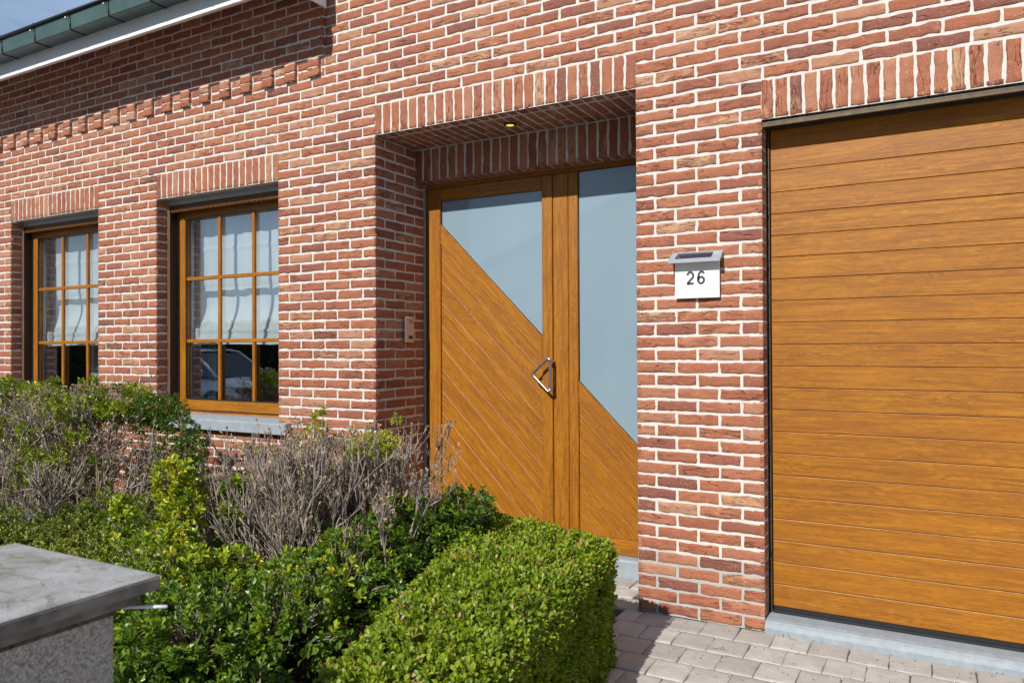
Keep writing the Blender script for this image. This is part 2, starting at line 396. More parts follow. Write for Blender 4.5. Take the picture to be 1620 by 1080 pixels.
def smooth_noise(n, m, amp, knots):
    """n random smooth curves sampled at m points"""
    k = rng.normal(0, 1, (n, knots)); t = np.linspace(0, knots - 1, m); i = np.minimum(t.astype(int), knots - 2); f = t - i; f = f * f * (3 - 2 * f)
    return amp * (k[:, i] * (1 - f) + k[:, i + 1] * f)
def bricks(mb, P, U, V, Nn, Ln, H, nx=14, nz=6, mi=0, amp=1.0, lo=0.0, hi=1.0, skirt=.014, edge=.0015, rnd=None):
    """a batch of hand moulded bricks: P (n,3) corners on the face plane, unit U along, V across, Nn outward"""
    P = np.asarray(P, float).reshape(-1, 3); n = len(P)
    if n == 0: return
    Ln = np.broadcast_to(Ln, (n,)); H = np.broadcast_to(H, (n,)); U, V, Nn = (A(x, dtype=float) for x in (U, V, Nn))
    s = np.linspace(0, 1, nx + 1); t = np.linspace(0, 1, nz + 1)
    s[1] = .02; s[-2] = .98; t[1] = .06; t[-2] = .94
    xl = smooth_noise(n, nz + 1, edge, 4); xr = Ln[:, None] + smooth_noise(n, nz + 1, edge, 4)
    zb = smooth_noise(n, nx + 1, edge, 6) + smooth_noise(n, nx + 1, edge * .7, 12); zt = H[:, None] + smooth_noise(n, nx + 1, edge, 6) + smooth_noise(n, nx + 1, edge * .7, 12) + rng.normal(0, edge * .6, (n, 1))
    X = xl[:, None, :] * (1 - s)[None, :, None] + xr[:, None, :] * s[None, :, None]
    Z = zb[:, :, None] * (1 - t)[None, None, :] + zt[:, :, None] * t[None, None, :]
    D = np.zeros((n, nx + 1, nz + 1))
    for kx, kz, a in ((4, 3, .0006), (8, 4, .0005), (13, 6, .0004)):
        G = rng.normal(0, 1, (n, kx + 1, kz + 1)); sx = s * kx; sz = t * kz
        ix = np.minimum(sx.astype(int), kx - 1); iz = np.minimum(sz.astype(int), kz - 1); fx = (sx - ix)[None, :, None]; fz = (sz - iz)[None, None, :]
        g00 = G[:, ix][:, :, iz]; g10 = G[:, ix + 1][:, :, iz]; g01 = G[:, ix][:, :, iz + 1]; g11 = G[:, ix + 1][:, :, iz + 1]
        D += a * amp * ((g00 * (1 - fx) + g10 * fx) * (1 - fz) + (g01 * (1 - fx) + g11 * fx) * fz)
    # folds: 0-3 slanting wrinkles per brick
    for k in range(3):
        on = (rng.random(n) < (.5, .35, .25)[k]).astype(float) * amp
        c = rng.random(n); sl = rng.normal(.25, .35, n); ph = rng.random(n) * 6
        q = t[None, None, :] - c[:, None, None] - sl[:, None, None] * (s[None, :, None] - .5) * 1.6 - .13 * np.sin(s[None, :, None] * 7 + ph[:, None, None])
        D -= on[:, None, None] * .0022 * np.exp(-(q / .1) ** 2) * (.5 + .5 * np.sin(s[None, :, None] * 4 + ph[:, None, None])) - on[:, None, None] * .0008 * np.exp(-((q + .2) / .15) ** 2)
    D[:, 0, :] -= .0022; D[:, -1, :] -= .0022; D[:, :, 0] -= .0022; D[:, :, -1] -= .0022
    D += rng.normal(0, .0005, (n, 1, 1)) * amp; D = np.maximum(D, -.0026)
    W = P[:, None, None, :] + X[..., None] * U + Z[..., None] * V + D[..., None] * Nn
    nv = (nx + 1) * (nz + 1)
    gi = np.arange(nv).reshape(nx + 1, nz + 1)
    q = np.stack([gi[:-1, :-1], gi[1:, :-1], gi[1:, 1:], gi[:-1, 1:]], -1).reshape(-1, 4)
    rim = np.concatenate([gi[:, 0], gi[-1, 1:], gi[::-1, -1][1:], gi[0, ::-1][1:-1]]); nr = len(rim)
    W = W.reshape(n, nv, 3); Sk = W[:, rim] - Nn * skirt
    ro = np.arange(nr); sk = np.stack([rim[ro], nv + ro, nv + (ro + 1) % nr, rim[(ro + 1) % nr]], 1)
    if np.dot(np.cross(U, V), Nn) < 0: q = q[:, ::-1]; sk = sk[:, ::-1]
    tot = nv + nr
    allv = np.concatenate([W, Sk], 1)
    F = np.concatenate([q, sk])[None] + (np.arange(n) * tot)[:, None, None]
    r1 = lo + (hi - lo) * (rng.random(n) if rnd is None else rnd); r2 = rng.random(n)
    lx = np.concatenate([X.reshape(n, nv), X.reshape(n, nv)[:, rim]], 1); lz = np.concatenate([Z.reshape(n, nv), Z.reshape(n, nv)[:, rim]], 1)
    off = rng.random((n, 3)) * 50
    bco = np.stack([lx + off[:, :1], lz + off[:, 1:2], np.broadcast_to(off[:, 2:3], lx.shape)], -1)
    mb.add(allv.reshape(-1, 3), F.reshape(-1, 4), mi, smooth=True, rnd=np.repeat(r1, tot), rnd2=np.repeat(r2, tot), bco=bco.reshape(-1, 3))

# ------------------------------------------------------------------ the house: dimensions in metres
X0 = -1.2376; MO = .2; CO = .06005; J = .0132
WT = .49                                   # depth of the entrance
E_L, E_R, E_T = X0 - 8.06 * MO, X0, 42 * CO
G_L, G_R, G_T = X0 + 2.94 * MO, X0 + 2.94 * MO + 2.5, 38 * CO
W2_L, W2_R, W_T, W_B = X0 - 18.06 * MO, X0 - 12 * MO, 39 * CO, 13 * CO
W1_L, W1_R = X0 - 27.56 * MO, X0 - 21.5 * MO
XMIN, XMAX, ZT = -9.0, 3.3, 72 * CO
XS = -3.238                                # right end of the corbelled band
house = tag(empty('brick_house', (-1.9, .5, 0)), 'red brick house front with oak coloured door, garage door and windows', 'house')
openings = [(E_L, E_R, 0, E_T), (G_L, G_R, 0, G_T), (W2_L, W2_R, W_B, W_T), (W1_L, W1_R, W_B, W_T)]
sold = [(E_L, E_R, 42, 45), (G_L, G_R, 38, 41), (W2_L, W2_R, 39, 42), (W1_L, W1_R, 39, 42)]
def face_row(mb, i, x0, x1, blocks, y=0.0, amp=1.0, **kw):
    off = 0.0 if i % 2 else .5
    z = i * CO + J / 2
    iv = [(x0, x1)]
    for a, b in blocks:
        nv = []
        for p, q in iv:
            if b <= p or a >= q: nv.append((p, q))
            else:
                if a > p: nv.append((p, a))
                if b < q: nv.append((b, q))
        iv = nv
    P = []; Ls = []
    k0 = math.floor((x0 - X0) / MO) - 1
    for k in range(k0, k0 + int((x1 - x0) / MO) + 4):
        a = X0 + (k + off) * MO; b = a + MO - J
        for p, q in iv:
            s_, e_ = max(a, p), min(b, q)
            if e_ - s_ > .03: P.append((s_, y, z)); Ls.append(e_ - s_)
    Ls = A(Ls); P = A(P)
    if len(Ls) == 0: return
    for sel, nx in ((Ls > .12, 14), (Ls <= .12, 7)):
        if sel.any(): bricks(mb, P[sel] , (1, 0, 0), (0, 0, 1), (0, -1, 0), Ls[sel], CO - J, nx=nx, nz=6, mi=0, amp=amp, **kw)
wall = MB()
for i in range(0, 72):
    bl = [(a, b) for a, b, c, d in openings if c - .001 <= (i + .5) * CO <= d]
    bl += [(a, b) for a, b, c, d in sold if c <= i < d]
    if i < 12 or i >= 0:
        x0 = XMIN if i < 49 else XS
        face_row(wall, i, x0, XMAX, bl)
# mortar sheet with the openings left out
MY = .0036
xs = sorted({XMIN, XMAX, XS, *[o[0] for o in openings], *[o[1] for o in openings]})
ZL = 3.70
zs = sorted({0, ZT, ZL, *[o[2] for o in openings], *[o[3] for o in openings]})
for a, b in zip(xs[:-1], xs[1:]):
    for c, d in zip(zs[:-1], zs[1:]):
        if any(o[0] <= (a + b) / 2 <= o[1] and o[2] <= (c + d) / 2 <= o[3] for o in openings): continue
        if d - c < 1e-4 or (b <= XS + .001 and c >= ZL - .001): continue
        nx = max(1, int((b - a) / .5)); nz = max(1, int((d - c) / .5))
        wall.quad([(a, MY, c), (b, MY, c), (b, MY, d), (a, MY, d)], 1)
wall.quad([(XMIN, .35, 0), (XMIN, .35, ZL), (XMIN, MY, ZL), (XMIN, MY, 0)], 1); wall.quad([(XMAX, .35, 0), (XMAX, MY, 0), (XMAX, MY, ZT), (XMAX, .35, ZT)], 1)
wall.quad([(XS, MY, ZT), (XMAX, MY, ZT), (XMAX, .35, ZT), (XS, .35, ZT)], 1); wall.quad([(XS, MY, ZL), (XS, .35, ZL), (XS, .35, ZT), (XS, MY, ZT)], 1)
# reveals: brick returns left and right of every opening
def reveal(mb, x, sgn, depth, rows, lead):
    """face of a jamb looking to sgn*x; lead(i) = length of the first brick from the front corner"""
    for i in rows:
        y = 0.0; first = True; P = []; Ls = []
        while y < depth - .012:
            l = lead(i) if first else MO - J; e = min(y + l, depth); P.append(y); Ls.append(e - y); y = e + J; first = False
        for yy, l in zip(P, Ls):
            if l > .015: bricks(mb, [(x, yy, i * CO + J / 2)], (0, 1, 0), (0, 0, 1), (sgn, 0, 0), [l], CO - J, nx=8, nz=5)
rv = lambda i: .09 if i % 2 else MO - J
reveal(wall, E_L, 1, WT, range(0, 42), rv); reveal(wall, E_R, -1, WT, range(0, 42), rv)
reveal(wall, G_L, 1, .10, range(0, 38), rv); reveal(wall, G_R, -1, .10, range(0, 38), rv)
for a, b in ((W2_L, W2_R), (W1_L, W1_R)):
    reveal(wall, a, 1, .088, range(13, 39), rv); reveal(wall, b, -1, .088, range(13, 39), rv)
for a, b, c, d in openings:
    dep = WT if a == E_L else (.35 if a == G_L else .3)
    for x, sg in ((a, 1), (b, -1)):
        xx = x - sg * MY
        q = [(xx, MY, c), (xx, dep, c), (xx, dep, d), (xx, MY, d)]
        wall.quad(q if sg > 0 else q[::-1], 1)
    zz = d + MY
    if a != E_L: wall.quad([(a, MY, zz), (a, dep, zz), (b, dep, zz), (b, MY, zz)], 1)
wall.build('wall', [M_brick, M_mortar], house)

# soldier courses as lintels
def lintel(name, a, b, row, depth, n, parent, y=0.0, lowz=None, label=None):
    mb = MB(); z = row * CO + J / 2 - .002; H = 3 * CO - J + .002
    if lowz is not None: z = lowz; H = .2
    p = (b - a + J) / n
    P = [(a + k * p + .0, y, z) for k in range(n)]
    bricks(mb, P, (0, 0, 1), (1, 0, 0), (0, -1, 0), H, p - J, nx=12, nz=6, lo=0, hi=1)
    bricks(mb, [(q[0], y, z) for q in P], (0, 1, 0), (1, 0, 0), (0, 0, -1), depth, p - J, nx=6, nz=5)
    if lowz is not None: mb.quad([(a, y + MY, z + MY), (b, y + MY, z + MY), (b, y + MY, z + H + J / 2), (a, y + MY, z + H + J / 2)], 1)
    mb.quad([(a, y + MY, z + MY), (a, y + depth + .3, z + MY), (b, y + depth + .3, z + MY), (b, y + MY, z + MY)], 1)
    o = mb.build(name, [M_brick, M_mortar], parent)
    if label: o['label'] = label
    return o
lintel('lintel', E_L, E_R, 42, .09, 26, house, label='soldier course of upright bricks over the entrance')
lintel('lintel', G_L, G_R, 38, .09, 41, house, label='soldier course of upright bricks over the garage door')
lintel('lintel', W2_L, W2_R, 39, .088, 20, house, label='soldier course of upright bricks over the nearer window')
lintel('lintel', W1_L, W1_R, 39, .088, 20, house, label='soldier course of upright bricks over the farther window')
# ceiling of the entrance: bricks laid flat, then the second soldier course above the door
cm = MB(); p = (E_R - E_L + J) / 26
for k in range(26):
    y = .09 + J + .005; st = (k * 7) % 3 * .066
    segs = []; l = .19 if k % 2 else .088
    while y < .405:
        e = min(y + l, .405)
        if e - y > .02: segs.append((y, e - y))
        y = e + J; l = .19
    for yy, l in segs:
        bricks(cm, [(E_L + k * p, yy, E_T + .003)], (0, 1, 0), (1, 0, 0), (0, 0, -1), [l], p - J, nx=8, nz=5)
cm.quad([(E_L, .05, E_T + .006), (E_L, .55, E_T + .006), (E_R, .55, E_T + .006), (E_R, .05, E_T + .006)], 1)
cm.build('porch_ceiling', [M_brick, M_mortar], house)
lintel('inner_lintel', E_L, E_R, 0, .085, 26, house, y=.405, lowz=2.318, label='shaded soldier course set back above the front door')

# corbelled band: every second header stands proud in two courses, then the wall above stands proud
cb = MB(); PR = .021
k = 0; x = XS - .035
while x > XMIN:
    for i in (49, 50):
        bricks(cb, [(x - .09, -PR, i * CO + J / 2)], (1, 0, 0), (0, 0, 1), (0, -1, 0), [.09], CO - J + (.006 if i == 49 else 0), nx=7, nz=5, skirt=.03)
        bricks(cb, [(x - .19, 0, i * CO + J / 2)], (1, 0, 0), (0, 0, 1), (0, -1, 0), [.09], CO - J, nx=7, nz=5)
    cb.box(A([x - .087, -PR + .004, 49 * CO + .008]), A([x - .003, 0.02, 51 * CO]), 1)
    x -= MO
for i in (49, 50): bricks(cb, [(XS - .028, 0, i * CO + J / 2)], (1, 0, 0), (0, 0, 1), (0, -1, 0), [.022], CO - J, nx=4, nz=5)
cb.build('dentil_band', [M_brick, M_mortar], house)
up = MB()
for i in range(51, 62): face_row(up, i, XMIN, XS, [], y=-PR, skirt=.03)
for i in range(51, 62): bricks(up, [(XS, -PR, i * CO + J / 2)], (0, 1, 0), (0, 0, 1), (1, 0, 0), [PR - .004], CO - J, nx=3, nz=4, amp=.3)
up.box(A([XMIN, -PR + MY, 51 * CO + .003]), A([XS - MY, .02, ZL]), 1)
up.build('upper_wall', [M_brick, M_mortar], house)

# eaves
XE = -3.205
ev = MB()
ev.box(A([XMIN, -.365, 3.334]), A([XE, -.345, 3.48]), 0, .002)
x = XE
while x > XMIN:
    ev.box(A([x - .408, -.368, 3.330]), A([x - .004, -.343, 3.3385]), 0); x -= .41
ev.add([(XMIN, -.345, 3.37), (XE, -.345, 3.37), (XE, -PR, 3.66), (XMIN, -PR, 3.66), (XMIN, -.345, 3.39), (XE, -.345, 3.39), (XE, -PR, 3.68), (XMIN, -PR, 3.68)], [(0, 1, 2, 3), (7, 6, 5, 4), (0, 4, 5, 1), (1, 5, 6, 2), (2, 6, 7, 3), (3, 7, 4, 0)], 0)
ev.box(A([XE - .012, -.364, 3.345]), A([XE, -PR, 3.62]), 0)
fascia = ev.build('fascia', M_white, house)
gt = MB()
prof = [(-.366, 3.441), (-.372, 3.436), (-.474, 3.435), (-.480, 3.441), (-.486, 3.540)]
n = 44; gx = np.linspace(XMIN, XE, n)
pin = [(-.484, 3.540), (-.476, 3.443), (-.37, 3.446), (-.366, 3.56)]
full = prof + pin; m_ = len(full)
v = [(x, y, z) for x in (XMIN, XE) for y, z in full]
f = [(i, m_ + i, m_ + (i + 1) % m_, (i + 1) % m_) for i in range(m_)] + [tuple(range(m_)), tuple(range(2 * m_ - 1, m_ - 1, -1))]
gt.add(v, f, 0)
gutter = gt.build('gutter', M_zinc, house)
bd = MB(); bd.tube([(XMIN, -.492, 3.549), (XE, -.492, 3.549)], .0125, 12); 
bead = bd.build('rim_bead', M_zincd, gutter)
x = -4.653 + 3 * .4235
while x > XMIN:
    s = MB(); s.tube([(x, -.370, 3.434), (x, -.475, 3.4325), (x, -.484, 3.440), (x, -.4895, 3.536)], .0042, 6)
    s.tube([(x, -.492, 3.549), (x + .006, -.492, 3.549)], .0155, 12)
    s.build('seam', M_zincd, gutter)
    c = MB(); c.tube([(x - .022, -.489, 3.530), (x - .026, -.502, 3.520), (x - .022, -.506, 3.512), (x - .016, -.497, 3.506)], .0035, 6, closed=False)
    c.build('clip', M_steel, gutter)
    x -= .4235
rf = MB(); sl = math.radians(37)
for r in range(9):
    y = -.44 + r * .33 * math.cos(sl); z = 3.56 + r * .33 * math.sin(sl)
    rf.add([(XMIN, y, z), (XE + .03, y, z), (XE + .03, y + .36 * math.cos(sl), z + .36 * math.sin(sl)), (XMIN, y + .36 * math.cos(sl), z + .36 * math.sin(sl)),
            (XMIN, y, z + .03), (XE + .03, y, z + .03), (XE + .03, y + .36 * math.cos(sl), z + .01 + .36 * math.sin(sl)), (XMIN, y + .36 * math.cos(sl), z + .01 + .36 * math.sin(sl))],
           [(3, 2, 1, 0), (4, 5, 6, 7), (0, 1, 5, 4), (1, 2, 6, 5), (2, 3, 7, 6), (3, 0, 4, 7)], 0)
rf.build('roof', M_tile, house)

# ------------------------------------------------------------------ windows
def window(xl, xr, label):
    o = xl
    fr = MB()
    F = [(o, xr, .786, .83, 'x'), (o, xr, 2.275, 2.335, 'x')]
    gxl, gxr, gzb, gzt = xl + .109, xr - .107, .903, 2.2125
    y1 = .176
    fr.plate([(xl, .786), (xr, .786), (xr, .836), (xl, .836)], y1, .07, .004, gdir=(1, 0))
    fr.plate([(xl, 2.27), (xr, 2.27), (xr, 2.34), (xl, 2.34)], y1, .07, .004, gdir=(1, 0))
    fr.plate([(xl + .012, .836), (xl + .05, .836), (xl + .05, 2.27), (xl + .012, 2.27)], y1, .07, .004, gdir=(0, 1))
    fr.plate([(xr - .05, .836), (xr, .836), (xr, 2.27), (xr - .05, 2.27)], y1, .07, .004, gdir=(0, 1))
    W = fr.build('window', M_wood, house); W['label'] = label
    sa = MB(); a, b, c, d = xl + .046, xr - .046, .828, 2.278; ys = .157
    sa.plate([(a, c), (b, c), (gxr, gzb), (gxl, gzb)], ys, .06, .005, gdir=(1, 0)); sa.plate([(a, d), (gxl, gzt), (gxr, gzt), (b, d)], ys, .06, .005, gdir=(1, 0))
    sa.plate([(a, c), (gxl, gzb), (gxl, gzt), (a, d)], ys, .06, .005, gdir=(0, 1)); sa.plate([(b, c), (b, d), (gxr, gzt), (gxr, gzb)], ys, .06, .005, gdir=(0, 1))
    sa.build('sash', M_wood, W)
    gs = MB()
    for q in ((A([gxl, .160, gzb]), A([gxl + .006, .172, gzt])), (A([gxr - .006, .158, gzb]), A([gxr, .172, gzt])), (A([gxl + .006, .158, gzb]), A([gxr - .006, .172, gzb + .006])), (A([gxl + .006, .158, gzt - .006]), A([gxr - .006, .172, gzt]))):
        gs.box(*q)
    gs.build('glazing_gasket', M_rub, W)
    for xm in (xl + .4575, xl + .7995):
        s = MB(); s.box(A([xm - .0135, .166, gzb]), A([xm + .0135, .186, gzt]), 0, .003, 'z'); s.build('glazing_bar', M_wood, W)
    for zm in (1.777, 1.325):
        s = MB(); s.box(A([gxl, .1655, zm - .0125]), A([gxr, .1865, zm + .0125]), 0, .003, 'x'); s.build('glazing_bar', M_wood, W)
    s = MB(); s.box(A([gxl - .01, .188, gzb - .01]), A([gxr + .01, .192, gzt + .01])); s.build('pane', M_pane, W)
    for x in (gxl, gxr - .012):
        s = MB(); s.box(A([x, .202, gzb]), A([x + .012, .222, gzt])); s.build('spacer_bar', M_greym, W)
    s = MB(); s.box(A([gxl + .02, .224, 1.29]), A([gxl + .045, .26, 1.42]), 0, .006); s.build('handle', M_white, W)
    # shutter rails, housing and rolled slats
    for x in (xl + .004, xr - .028):
        s = MB(); s.box(A([x + .006, .092, .80]), A([x + .016, .100, 2.31]), 0, .002, 'z'); s.box(A([x + .002, .100, .80]), A([x + .019, .160, 2.31]), 1); s.build('shutter_rail', [M_wood, M_rub], W)  # black box behind the lip: shade of the channel sides as colour
    for x in (xl + .0, xr - .008):
        s = MB(); s.box(A([x, .0885, .80]), A([x + .008, .0935, 2.335])); s.build('sealant_strip', M_seal, W)
    s = MB(); s.box(A([xl + .01, .094, 2.308]), A([xr - .01, .112, 2.346]), 0, .002); s.build('shutter_box_edge', M_greym, W)
    s = MB(); s.box(A([xl + .028, .096, 2.262]), A([xr - .028, .118, 2.308]), 0, .003, 'x')
    x = xl + .04
    while x < xr - .05: s.box(A([x, .093, 2.2555]), A([x + .036, .114, 2.2615]), 0, .001, 'x'); x += .045
    s.build('rolled_shutter', M_wood_shade, W)
    s = MB(); a, b = xl - .075, xr + .108
    pts = [(-.05, .726), (-.05, .788), (-.044, .794), (.165, .806), (.24, .806), (.24, .726)]
    k = len(pts)
    # the tails of the sill only run in front of the wall face
    def extr(q, x0, x1):
        v = [(x, y, z) for x in (x0, x1) for y, z in q]; kk = len(q)
        s.add(v, [(i, kk + i, kk + (i + 1) % kk, (i + 1) % kk) for i in range(kk)] + [tuple(range(kk)), tuple(range(2 * kk - 1, kk - 1, -1))])
    extr(pts, xl, xr)
    q = [(-.05, .726), (-.05, .788), (-.044, .794), (.01, .797), (.01, .726)]
    extr(q, a, xl); extr(q, xr, b)
    s.build('stone_sill', M_blue, W)
    # room behind: reveal boards, dark room
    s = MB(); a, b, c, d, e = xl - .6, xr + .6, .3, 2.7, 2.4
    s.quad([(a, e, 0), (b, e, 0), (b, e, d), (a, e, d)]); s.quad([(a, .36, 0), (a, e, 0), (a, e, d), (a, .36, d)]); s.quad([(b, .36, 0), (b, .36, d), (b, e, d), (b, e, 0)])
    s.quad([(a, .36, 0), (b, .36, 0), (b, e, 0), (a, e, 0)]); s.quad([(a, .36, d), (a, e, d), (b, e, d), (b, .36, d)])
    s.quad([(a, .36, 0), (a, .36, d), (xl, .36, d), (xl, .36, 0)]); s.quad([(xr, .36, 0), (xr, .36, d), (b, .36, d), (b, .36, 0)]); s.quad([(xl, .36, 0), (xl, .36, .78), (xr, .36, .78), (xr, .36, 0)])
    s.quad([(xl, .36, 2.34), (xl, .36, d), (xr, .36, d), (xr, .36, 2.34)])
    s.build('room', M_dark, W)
    s = MB()
    s.box(A([xl + .0, .235, .77]), A([xl + .03, .37, 2.4])); s.box(A([xr - .03, .235, .77]), A([xr, .37, 2.4])); s.box(A([xl + .03, .235, .76]), A([xr - .03, .40, .80])); s.box(A([xl + .03, .235, 2.30]), A([xr - .03, .37, 2.36]))
    s.build('inner_reveal', M_plaster, W)
    return W
window(W2_L, W2_R, 'nearer window with nine panes, left of the entrance')
window(W1_L, W1_R, 'farther window with nine panes, at the left edge')
def blind(xl, xr, label, seed):
    r = np.random.default_rng(seed)
    b = MB(); nx, nz = 60, 70; x = np.linspace(xl + .035, xr - .035, nx + 1); z = np.linspace(2.29, 1.295, nz + 1)
    X, Z = np.meshgrid(x, z, indexing='ij'); t = (2.29 - Z) / .99
    Y = .305 + .006 * np.sin(X * 19 + seed) * t + .004 * np.sin(X * 43 + Z * 3)
    Y -= .075 * np.clip((t - .62) / .38, 0, 1) ** 2 * (1 + .25 * np.sin(X * 5))
    Y += .022 * np.sin(np.clip((t - .55) / .3, 0, 1) * math.pi)
    for zr in (2.0, 1.69): Y -= .010 * np.exp(-((Z - zr) / .008) ** 2)
    Y -= .014 * np.exp(-((Z - 1.395) / .010) ** 2)
    Z = Z + .012 * np.sin((X - xl) * 3.5) * np.clip(t - .5, 0, 1)
    gi = np.arange((nx + 1) * (nz + 1)).reshape(nx + 1, nz + 1)
    q = np.stack([gi[:-1, :-1], gi[:-1, 1:], gi[1:, 1:], gi[1:, :-1]], -1).reshape(-1, 4)
    V = np.stack([X, Y, Z], -1).reshape(-1, 3); n = len(V)
    b.add(np.concatenate([V, V + A([0, .003, 0])]), np.concatenate([q, q[:, ::-1] + n]), smooth=True)
    o = b.build('roman_blind', M_fabric); tag(o, label, 'blind', 'white roman blinds behind the windows')
    # its head rail
    h = MB(); h.box(A([xl + .035, .298, 2.285]), A([xr - .035, .325, 2.32]), 0, .004); h.build('head_rail', M_white, o)
    return o
blind(W2_L, W2_R, 'white roman blind hanging in the nearer window beside the entrance', 3)
blind(W1_L, W1_R, 'white roman blind hanging in the farther window at the left edge', 8)
def curtain(x0, x1, y, label, seed):
    b = MB(); nx = 40; x = np.linspace(x0, x1, nx + 1); z = [.35, 1.4, 2.45]
    V = [(xx, y + .018 * math.sin(i * .95 + seed), zz) for i, xx in enumerate(x) for zz in z]
    q = [(i * 3 + k, (i + 1) * 3 + k, (i + 1) * 3 + k + 1, i * 3 + k + 1) for i in range(nx) for k in (0, 1)]
    V = A(V); n = len(V)
    b.add(np.concatenate([V, V + A([0, .003, 0])]), A(q + [tuple(j + n for j in f[::-1]) for f in q]), smooth=True)
    tag(b.build('curtain', M_fabric), label, 'curtain')
curtain(-5.12, -4.80, .47, 'pale gathered curtain low behind the left panes of the nearer window', 0)
curtain(-6.45, -6.34, .52, 'narrow pale curtain low behind the middle panes of the farther window', 2)

def lip(mb, poly, y, n2, c, w, dep=.0024, rnd=None, gdir=(1, 0)):
    """slightly tilted upper edge of a board: polygon inside the strip c-w..c of n2.p"""
    P = clip(poly, n2[0], n2[1], c); P = clip(P, -n2[0], -n2[1], -(c - w)) if P else P
    if len(P) < 3: return
    v = [(p[0], y + dep * max(0, (p[0] * n2[0] + p[1] * n2[1] - (c - w)) / w), p[1]) for p in P]
    a = A(v); gd = A(gdir, dtype=float); gd /= np.linalg.norm(gd); k = len(a); r = rng.random()
    mb.add(a, [tuple(range(k))], 0, rnd=r, bco=np.stack([a[:, 0] * gd[0] + a[:, 2] * gd[1] + r * 37, -a[:, 0] * gd[1] + a[:, 2] * gd[0], np.full(k, r * 5)], 1))
# ------------------------------------------------------------------ front door and side light
YD = .50
DC = (1, -1)
def planks(mb, x0, x1, z0, ctop, y):
    """tongue and groove boards along x + z = const, 45 degrees"""
    cs = [ctop, -.886]
    while cs[-1] > -4: cs.append(cs[-1] - .1405)
    for a, b in zip(cs[:-1], cs[1:]):
        if a - b < .01: continue
        P = [(x0, z0), (x1, z0), (x1, 3), (x0, 3)]
        P = clip(P, 1, 1, a - .0018)
        if P: P = clip(P, -1, -1, -b - .0012)
        if len(P) > 2:
            F_ = clip(P, 1, 1, a - .0070)
            if len(F_) > 2: mb.plate(F_, y, .018, .0012, gdir=(1, -1))
            lip(mb, P, y, (1, 1), a - .0018, .0052, gdir=(1, -1))
s = MB()   # door leaf (stiles and rails)
s.plate([(-2.819, .104), (-2.7295, .104), (-2.7295, 2.285), (-2.819, 2.285)], YD, .06, .004, gdir=(0, 1))
s.plate([(-2.0035, .104), (-1.9355, .104), (-1.9355, 2.285), (-2.0035, 2.285)], YD, .06, .004, gdir=(0, 1))
s.plate([(-2.729, 2.203), (-2.004, 2.203), (-2.004, 2.285), (-2.729, 2.285)], YD, .06, .004, gdir=(1, 0))
s.plate([(-2.729, .104), (-2.004, .104), (-2.004, .191), (-2.729, .191)], YD, .06, .004, gdir=(1, 0))
P = [(-2.729, .2), (-2.004, .2), (-2.004, 2.2), (-2.729, 2.2)]
P = clip(P, 1, 1, -.672); P = clip(P, -1, -1, .798); s.plate(P, YD + .001, .05, .004, gdir=(1, -1))
door = s.build('front_door', M_wood, house); door['label'] = 'oak coloured front door with diagonal boards and frosted glass'
s = MB()   # frame round it and the fixed post
s.plate([(-2.8496, .104), (-2.822, .104), (-2.822, 2.32), (-2.8496, 2.32)], YD + .016, .06, .003, gdir=(0, 1))
s.plate([(-2.822, 2.289), (-1.24, 2.289), (-1.24, 2.334), (-2.822, 2.334)], YD + .016, .06, .003, gdir=(1, 0))
s.plate([(-1.933, .104), (-1.836, .104), (-1.836, 2.287), (-1.933, 2.287)], YD + .006, .06, .004, gdir=(0, 1))
s.build('door_frame', M_wood, door)
for a, b in ((-2.850, -2.8385), (-1.2495, -1.238)):
    s = MB(); s.box(A([a, .484, .104]), A([b, .493, 2.318])); s.build('sealant_strip', M_seal, door)
s = MB(); planks(s, -2.7285, -2.0045, .192, -.801, YD + .013); s.build('plank_panel', M_wood, door)
P = clip([(-2.729, .2), (-2.0035, .2), (-2.0035, 2.205), (-2.729, 2.205)], -1, -1, .672)
s = MB(); s.plate(P, YD + .020, .012, .001); s.build('pane', M_frost, door)
def rim(poly, y, parent):
    """thin dark glazing gasket along a polygon"""
    s = MB(); n = len(poly)
    for i in range(n):
        a, b = poly[i], poly[(i + 1) % n]; s.tube([(a[0], y, a[1]), (b[0], y, b[1])], .0028, 6)
    s.build('glazing_gasket', M_rub, parent)
rim(P, YD + .017, door)
# bow handle: flat bar against the stile, bent tube standing off the door
s = MB()
hz0, hz1, hx, ax, az, hy = 1.000, 1.215, -1.928, -2.045, 1.112, .448
def arc(p0, c, p1, n=5): return [tuple((1 - t) ** 2 * p0[k] + 2 * t * (1 - t) * c[k] + t * t * p1[k] for k in range(3)) for t in np.linspace(0, 1, n)]
a_, b_, c_ = A([hx, hy, hz1]), A([ax, hy, az]), A([hx, hy, hz0])
def toward(p, q, d): return p + (q - p) / np.linalg.norm(q - p) * d
pts = arc(toward(a_, c_, .03), a_, toward(a_, b_, .03)) + arc(toward(b_, a_, .022), b_, toward(b_, c_, .022)) + arc(toward(c_, b_, .03), c_, toward(c_, a_, .03))
s.tube(pts, .0085, 12)
s.box(A([hx - .006, hy - .006, hz0 + .012]), A([hx + .010, hy + .006, hz1 - .012]), 0, .002)
s.tube([(hx, hy, hz1 - .03), (hx, YD, hz1 - .03)], .008, 10); s.tube([(hx, hy, hz0 + .03), (hx, YD, hz0 + .03)], .008, 10)
s.build('handle', M_steel, door)
s = MB()
s.plate([(-1.834, .104), (-1.774, .104), (-1.774, 2.287), (-1.834, 2.287)], YD + .006, .06, .004, gdir=(0, 1))
s.plate([(-1.31, .104), (-1.25, .104), (-1.25, 2.287), (-1.31, 2.287)], YD + .006, .06, .004, gdir=(0, 1))
